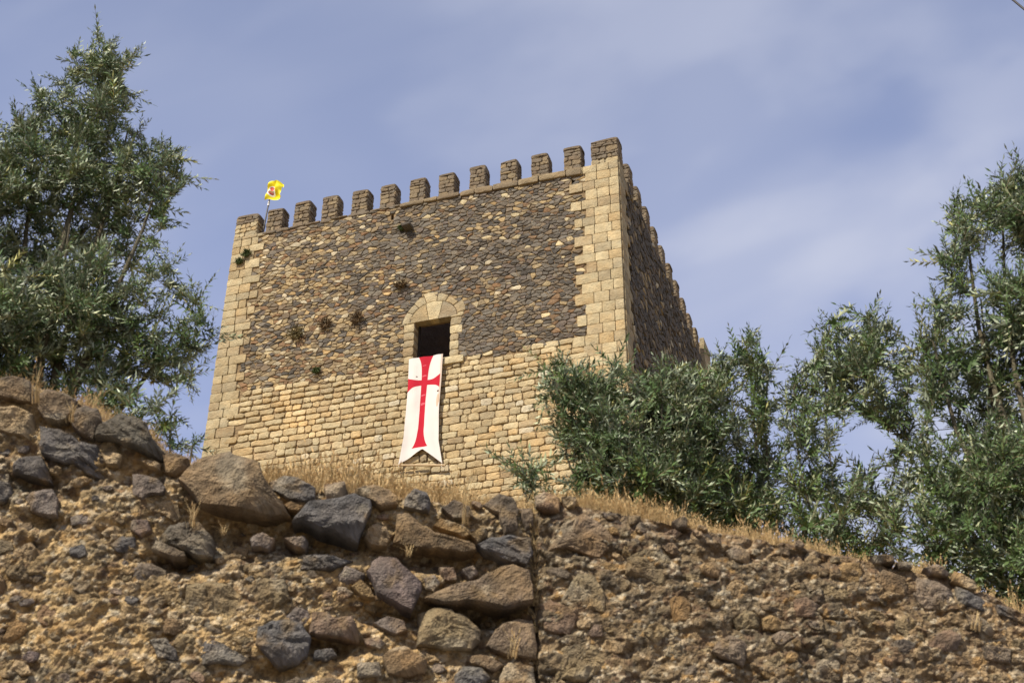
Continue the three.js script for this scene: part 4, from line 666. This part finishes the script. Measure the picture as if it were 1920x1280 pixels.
  for (let k = 0; k < (opt.tips || []).length; k += 2) {              // longer shoots that break the outline
    const tip = at(opt.tips[k], opt.tips[k + 1], depth + (q() - 0.5) * 0.15); let best = null, bd = 1e9; for (const n of nodes) { const d = n.p.distanceToSquared(tip); if (d < bd) { bd = d; best = n; } }
    const root = best.p.clone().lerp(tip, Math.max(0, 1 - 0.42 / Math.sqrt(bd))), axis = tip.clone().sub(root), len = axis.length(); axis.normalize(); tube(B, [best.p, root, root.clone().lerp(tip, 0.6), tip], [0.005, 0.004, 0.003, 0.0015], mix3(bark, green, 0.7), 4);
    for (let d = 0; d < len - 0.02; d += 0.035) { const dir = axis.clone().add(V3(q() - 0.5, q() - 0.5, q() - 0.5).multiplyScalar(0.9 * (1 - d / len) + 0.25)).normalize(), sc = 0.62 + q() * 0.3; sets[Math.floor(q() * 3)].push([new THREE.Matrix4().compose(root.clone().addScaledVector(axis, Math.max(0, d - 0.08)).sub(foot), new THREE.Quaternion().setFromUnitVectors(YY, dir).multiply(new THREE.Quaternion().setFromAxisAngle(YY, q() * 6.28)), V3(sc, sc, sc)), 0.8 + q() * 0.4, q()]); }
  }
  mesh('branches', B.build(foot), M.bark, t);
  const crown = new THREE.Group(); crown.name = 'crown'; t.add(crown);
  sets.forEach((list, k) => {
    if (!list.length) return; const im = new THREE.InstancedMesh(sprays[k], M.leaf, list.length); im.name = 'foliage'; im.castShadow = im.receiveShadow = true;
    list.forEach(([m, b, h], i) => { im.setMatrixAt(i, m); const y = h > 0.96 ? 0.55 : h > 0.7 ? 0.2 : 0; im.setColorAt(i, new THREE.Color().setRGB(b * (1 + y * 0.8), b * (1 + y * 0.4), b * (1 - y * 0.6))); });
    im.userData.kind = 'stuff'; crown.add(im);
  });
  return t;
}
const pairs = (...a) => { const o = []; for (let i = 0; i < a.length; i += 2) o.push([a[i], a[i + 1]]); return o; };
const OT = 'olive trees behind the wall';
oliveTree('olive_tree', 'tall dense olive tree at the left, cut by the picture edge', 'tree', OT, pairs(-230, 420, -170, 300, -120, 250, -60, 225, 0, 268, 22, 228, 52, 218, 50, 195, 64, 158, 88, 168, 108, 172, 122, 135, 130, 98, 150, 92, 172, 84, 188, 66, 200, 88, 214, 78, 224, 98, 255, 86, 260, 100, 242, 132, 226, 152, 250, 182, 234, 190, 236, 225, 216, 246, 232, 274, 258, 248, 268, 276, 310, 266, 338, 276, 328, 312, 346, 345, 328, 368, 308, 400, 318, 440, 300, 470, 322, 505, 300, 522, 345, 528, 375, 562, 392, 612, 396, 655, 372, 640, 362, 690, 368, 728, 345, 736, 320, 712, 300, 716, 272, 722, 262, 690, 255, 660, 236, 672, 240, 700, 250, 728, 228, 775, 200, 800, 150, 800, 100, 790, 40, 770, -170, 760, -250, 640, -200, 520), 7.2, 6300, 21, { tips: [188, 62, 214, 76, 262, 90, 130, 94, 98, 148, 60, 158, 30, 214, 262, 244, 312, 262, 344, 276, 350, 345, 325, 505, 398, 615, 398, 660, 370, 738, 320, 720, 245, 735, 252, 180], foot: [60], trunk: 0.5, radius: 0.07, thick: 0.8, limbs: [[190, 110, 0.1], [60, 260, 0.2], [300, 330, -0.1], [340, 600, 0.1], [130, 420, -0.3], [-80, 380, 0], [210, 560, 0.3], [30, 560, -0.2], [240, 240, 0.1]], holes: [[272, 285, 14, 12], [245, 590, 10, 14]] });
oliveTree('olive_shrub', 'low olive shoots showing over the wall left of the tower', 'shrub', null, pairs(222, 765, 250, 752, 285, 770, 330, 772, 352, 790, 350, 812, 372, 826, 384, 822, 382, 850, 340, 850, 300, 835, 250, 800), 6.6, 80, 22, { tips: [330, 775, 380, 822], foot: [290], trunk: 0.12, radius: 0.02, thick: 0.25, limbs: [[250, 775], [320, 790], [360, 835]] });
oliveTree('olive_tree', 'bushy olive tree standing in front of the tower corner', 'tree', OT, pairs(1015, 722, 1035, 676, 1058, 692, 1085, 684, 1100, 706, 1140, 698, 1155, 676, 1175, 692, 1195, 722, 1215, 702, 1250, 690, 1290, 690, 1315, 750, 1330, 850, 1325, 1015, 1250, 1005, 1150, 990, 1070, 975, 1074, 905, 1062, 872, 1042, 850, 1055, 830, 1034, 800, 1046, 780, 1024, 756, 1038, 745), 7.6, 1950, 23, { tips: [1035, 672, 1070, 668, 1110, 686, 1155, 670, 1250, 684, 1010, 756, 1016, 802, 1046, 832, 1040, 868], foot: [1190], radius: 0.035, thick: 0.6, sparse: -0.3, limbs: [[1040, 710], [1150, 700, 0.2], [1240, 710, -0.2], [1060, 850], [1180, 820, -0.3], [1280, 800, 0.2]] });
oliveTree('olive_tree', 'pale olive tree with upright shoots just right of the tower', 'tree', OT, pairs(1262, 705, 1300, 692, 1330, 702, 1345, 668, 1375, 664, 1382, 642, 1400, 640, 1416, 626, 1424, 642, 1420, 682, 1450, 684, 1455, 702, 1440, 730, 1458, 760, 1445, 790, 1440, 830, 1458, 870, 1450, 905, 1480, 940, 1465, 1045, 1380, 1030, 1300, 1020, 1270, 900, 1265, 800), 7.9, 1450, 24, { tips: [1418, 620, 1384, 638, 1346, 662, 1454, 692, 1300, 688, 1462, 762, 1462, 872, 1482, 940], foot: [1370], radius: 0.028, thick: 0.5, sparse: -0.26, limbs: [[1410, 650], [1340, 700, 0.2], [1440, 700, -0.1], [1300, 800], [1440, 900, 0.1], [1380, 800, -0.2]] });
oliveTree('olive_tree', 'open olive tree with sky showing through, beside the tall one', 'tree', OT, pairs(1460, 765, 1476, 712, 1500, 692, 1530, 664, 1526, 644, 1550, 624, 1560, 594, 1578, 604, 1588, 632, 1604, 624, 1636, 586, 1645, 604, 1668, 604, 1688, 624, 1700, 662, 1728, 694, 1720, 740, 1705, 762, 1722, 800, 1705, 850, 1690, 930, 1665, 1060, 1600, 1070, 1550, 1065, 1500, 1055, 1460, 1045, 1480, 950, 1452, 905, 1465, 860, 1455, 815), 7.7, 1350, 25, { tips: [1560, 586, 1642, 580, 1670, 600, 1526, 640, 1476, 710, 1702, 655, 1600, 620, 1600, 905, 1650, 790, 1690, 845, 1500, 690], foot: [1500], radius: 0.014, thick: 0.4, sparse: -0.18, limbs: [[1556, 610], [1490, 720, -0.1], [1500, 900], [1660, 960, -0.1], [1715, 790, 0.1]], holes: [[1622, 832, 52, 46], [1600, 802, 30, 32], [1600, 870, 26, 20], [1512, 875, 20, 14], [1655, 900, 18, 26], [1530, 955, 34, 15], [1620, 985, 40, 18], [1575, 905, 14, 18], [1480, 860, 13, 20], [1640, 745, 16, 10]] });
oliveTree('olive_tree', 'tallest olive tree at the right, cut by the picture edge', 'tree', OT, pairs(1722, 642, 1738, 624, 1758, 592, 1742, 572, 1762, 560, 1790, 582, 1790, 540, 1772, 522, 1764, 476, 1790, 442, 1786, 405, 1792, 370, 1820, 374, 1850, 350, 1880, 344, 1910, 326, 1990, 300, 2050, 340, 2120, 440, 2095, 520, 2170, 640, 2140, 760, 2190, 900, 2120, 1040, 2080, 1220, 1950, 1260, 1900, 1230, 1850, 1190, 1780, 1140, 1720, 1110, 1680, 1075, 1664, 975, 1690, 925, 1700, 850, 1722, 800, 1704, 760, 1740, 730, 1716, 692, 1730, 662), 6.9, 5900, 26, { tips: [1740, 572, 1760, 554, 1764, 470, 1790, 362, 1850, 342, 1912, 320, 1724, 640, 1716, 692, 1880, 338, 1820, 372, 1788, 442, 1700, 850], foot: [1900], trunk: 0.45, radius: 0.06, thick: 0.6, sparse: -0.14, limbs: [[1880, 380], [1810, 400, 0.1], [1750, 640, -0.1], [1840, 560, 0.1], [1960, 450], [1760, 900, 0.1], [1850, 800, -0.3], [1980, 800], [1720, 1000]], holes: [[1800, 862, 18, 14], [1840, 620, 16, 12], [1800, 730, 16, 9], [1898, 505, 16, 22], [1915, 745, 10, 12]] });
oliveTree('olive_shrub', 'small olive shoot on the wall top in front of the squared courses', 'shrub', null, pairs(960, 876, 985, 866, 1010, 885, 1022, 922, 1052, 932, 1060, 965, 1000, 955, 970, 925), 6.7, 55, 27, { tips: [962, 872, 990, 862], foot: [1010], trunk: 0.1, radius: 0.014, thick: 0.12, limbs: [[985, 880], [1040, 940]] });

// ================================================================ dry grass along the wall top
{
  const q = rng(501), straw = lin(214, 190, 140), straw2 = lin(184, 154, 108), gr = lin(150, 138, 96);
  const tuft = (n, len, lean, heads) => { const G = new Geo(); for (let k = 0; k < n; k++) {
    const a = q() * 6.283, l = len * (0.5 + q() * 0.6), o = V3((q() - 0.5) * 0.05, 0, (q() - 0.5) * 0.05), d = V3(Math.cos(a), 0, Math.sin(a)), w = V3(-d.z, 0, d.x).multiplyScalar(0.0016 + q() * 0.001), c = mul3(mix3(q() < 0.15 ? gr : straw, straw2, q()), 0.75 + q() * 0.45), b = lean * (0.3 + q());
    let prev = null; for (let s = 0; s <= 4; s++) { const t = s / 4, p = o.clone().addScaledVector(d, b * l * t * t).add(V3(0, l * t * (1 - 0.25 * b * t), 0)), ww = w.clone().multiplyScalar(1 - t * 0.8), i1 = G.v(p.clone().sub(ww), c, 0, t), i2 = G.v(p.clone().add(ww), c, 1, t); if (prev) G.q(prev[0], prev[1], i2, i1); prev = [i1, i2]; }
    if (q() < heads) { const p = o.clone().addScaledVector(d, b * l).add(V3(0, l * (1 - 0.25 * b), 0)), u = V3(d.x * 0.5, 1, d.z * 0.5).normalize(); for (const z of [0, 1]) { const e = (z ? d : w.clone().normalize()).clone().multiplyScalar(0.004), i = [G.v(p, c, 0, 0), G.v(p.clone().addScaledVector(u, 0.012).add(e), c, 0, 0), G.v(p.clone().addScaledVector(u, 0.034), c, 0, 0), G.v(p.clone().addScaledVector(u, 0.012).sub(e), c, 0, 0)]; G.q(...i); } }
  } return G.build(); };
  const kinds = [tuft(24, 0.14, 0.5, 0.3), tuft(20, 0.1, 0.8, 0.15), tuft(16, 0.19, 0.35, 0.6)], sets = kinds.map(() => []);
  const grass = new THREE.Group(); grass.name = 'dry_grass'; scene.add(grass); tag(grass, 'straw coloured dry grass along the top of the wall', 'grass', null, 'stuff');
  const put = (p, s, k) => sets[k].push(new THREE.Matrix4().compose(p, new THREE.Quaternion().setFromEuler(new THREE.Euler((q() - 0.5) * 0.4, q() * 6.28, (q() - 0.5) * 0.4)), V3(s, s * (0.8 + q() * 0.4), s)));
  const lush = (x) => { const [px] = [960 + x * 420]; return px < 330 ? 0.5 : px < 480 ? 0.5 : px < 560 ? 0.95 : px < 760 ? 1.18 : px < 900 ? 0.92 : px < 1100 ? 0.55 : px < 1500 ? 0.66 : 0.55; };
  for (let k = 0; k < 8000; k++) {
    const x = mix(-3.2, 3.2, q()), b = q() ** 1.5 * 0.6, s = lush(x), sec = SEC[x < 0.115 ? 0 : 1]; if (q() > 0.42 + 1.4 * fbm(x * 4.5, b * 4, 77) + 0.3 * s) continue;
    put(sec.place(x, wallTop(x) - 0.03 + b * topRise(x), -0.03 - b), s * (0.45 + q() * 0.6 + 0.5 * fbm(x * 3, b, 91)) * (b < 0.06 ? 0.6 : 1), q() < 0.25 * s ? 2 : q() < 0.5 ? 0 : 1);
  }
  for (let k = 0; k < 2500; k++) { const z = -5.9 - q() * 3.5, x = (q() - 0.5) * 9; put(V3(x, hillY(x, z) - 0.02, z), 0.6 + q() * 0.7, Math.floor(q() * 3)); }
  for (let k = 0; k < 1800; k++) { const u = q() * TW, d = 0.2 + q() * 2.5, p = front(u, 0, d); p.y = hillY(p.x, p.z) - 0.02; put(p, 2 + q() * 1.6, 2); }
  for (let k = 0; k < 26; k++) { const py = 960 + q() * 300, [, y] = onWall(1003, py, SEC[0]); put(SEC[0].place(0.114, y, 0.0), 0.35 + q() * 0.3, 1); }      // rooted in the upright joint
  kinds.forEach((g, k) => { const im = new THREE.InstancedMesh(g, M.straw, sets[k].length); im.name = 'grass_tufts'; im.castShadow = im.receiveShadow = true; sets[k].forEach((m, i) => im.setMatrixAt(i, m)); im.userData.kind = 'stuff'; grass.add(im); });
  // single tufts that hang on the face of the wall
  const hang = (px, py, s, k, label) => { const sec = SEC[px < 1003 ? 0 : 1], [x, y] = onWall(px, py, sec), o = sec.place(x, y, 0.05), t = thing('grass_tuft', label, 'grass tuft', o, 'grass tufts on the face of the wall'), m = mesh('blades', kinds[k], M.straw, t); m.scale.setScalar(s); m.rotation.x = 0.7; };
  hang(958, 1238, 0.85, 0, 'spiky straw tuft on the brown stone by the upright joint');
  hang(360, 995, 0.8, 0, 'dry tuft in the dark gap under the biggest stone');
  hang(135, 800, 0.7, 0, 'dry tuft between two round stones at the far left');
  hang(72, 765, 0.9, 2, 'tall dry tuft beside the topmost stone at the far left');
  hang(420, 1010, 0.5, 1, 'short straw tuft above the greenish slab');
  hang(870, 990, 0.7, 2, 'dry stalks among the loose top stones near the joint');
  hang(765, 1050, 0.6, 1, 'dry tuft on top of the purple stone');
  hang(1850, 1165, 0.9, 1, 'dry tuft under the top stones at the far right');
}
// ================================================================ overhead cable crossing the corner of the picture
{
  const a = at(1700, -160, 11), b = at(1908, 6, 10), c = at(2120, 190, 9), G = new Geo(); tube(G, new THREE.CatmullRomCurve3([a, b, c]).getPoints(20), Array(21).fill(0.013), [0.03, 0.025, 0.025], 8);
  const m = mesh('overhead_cable', G.build(), plain('cable_sheath', { vertexColors: true, roughness: 0.6 }), scene); tag(m, 'dark overhead cable crossing the upper right corner of the sky', 'cable');
}
renderer.render(scene, camera);
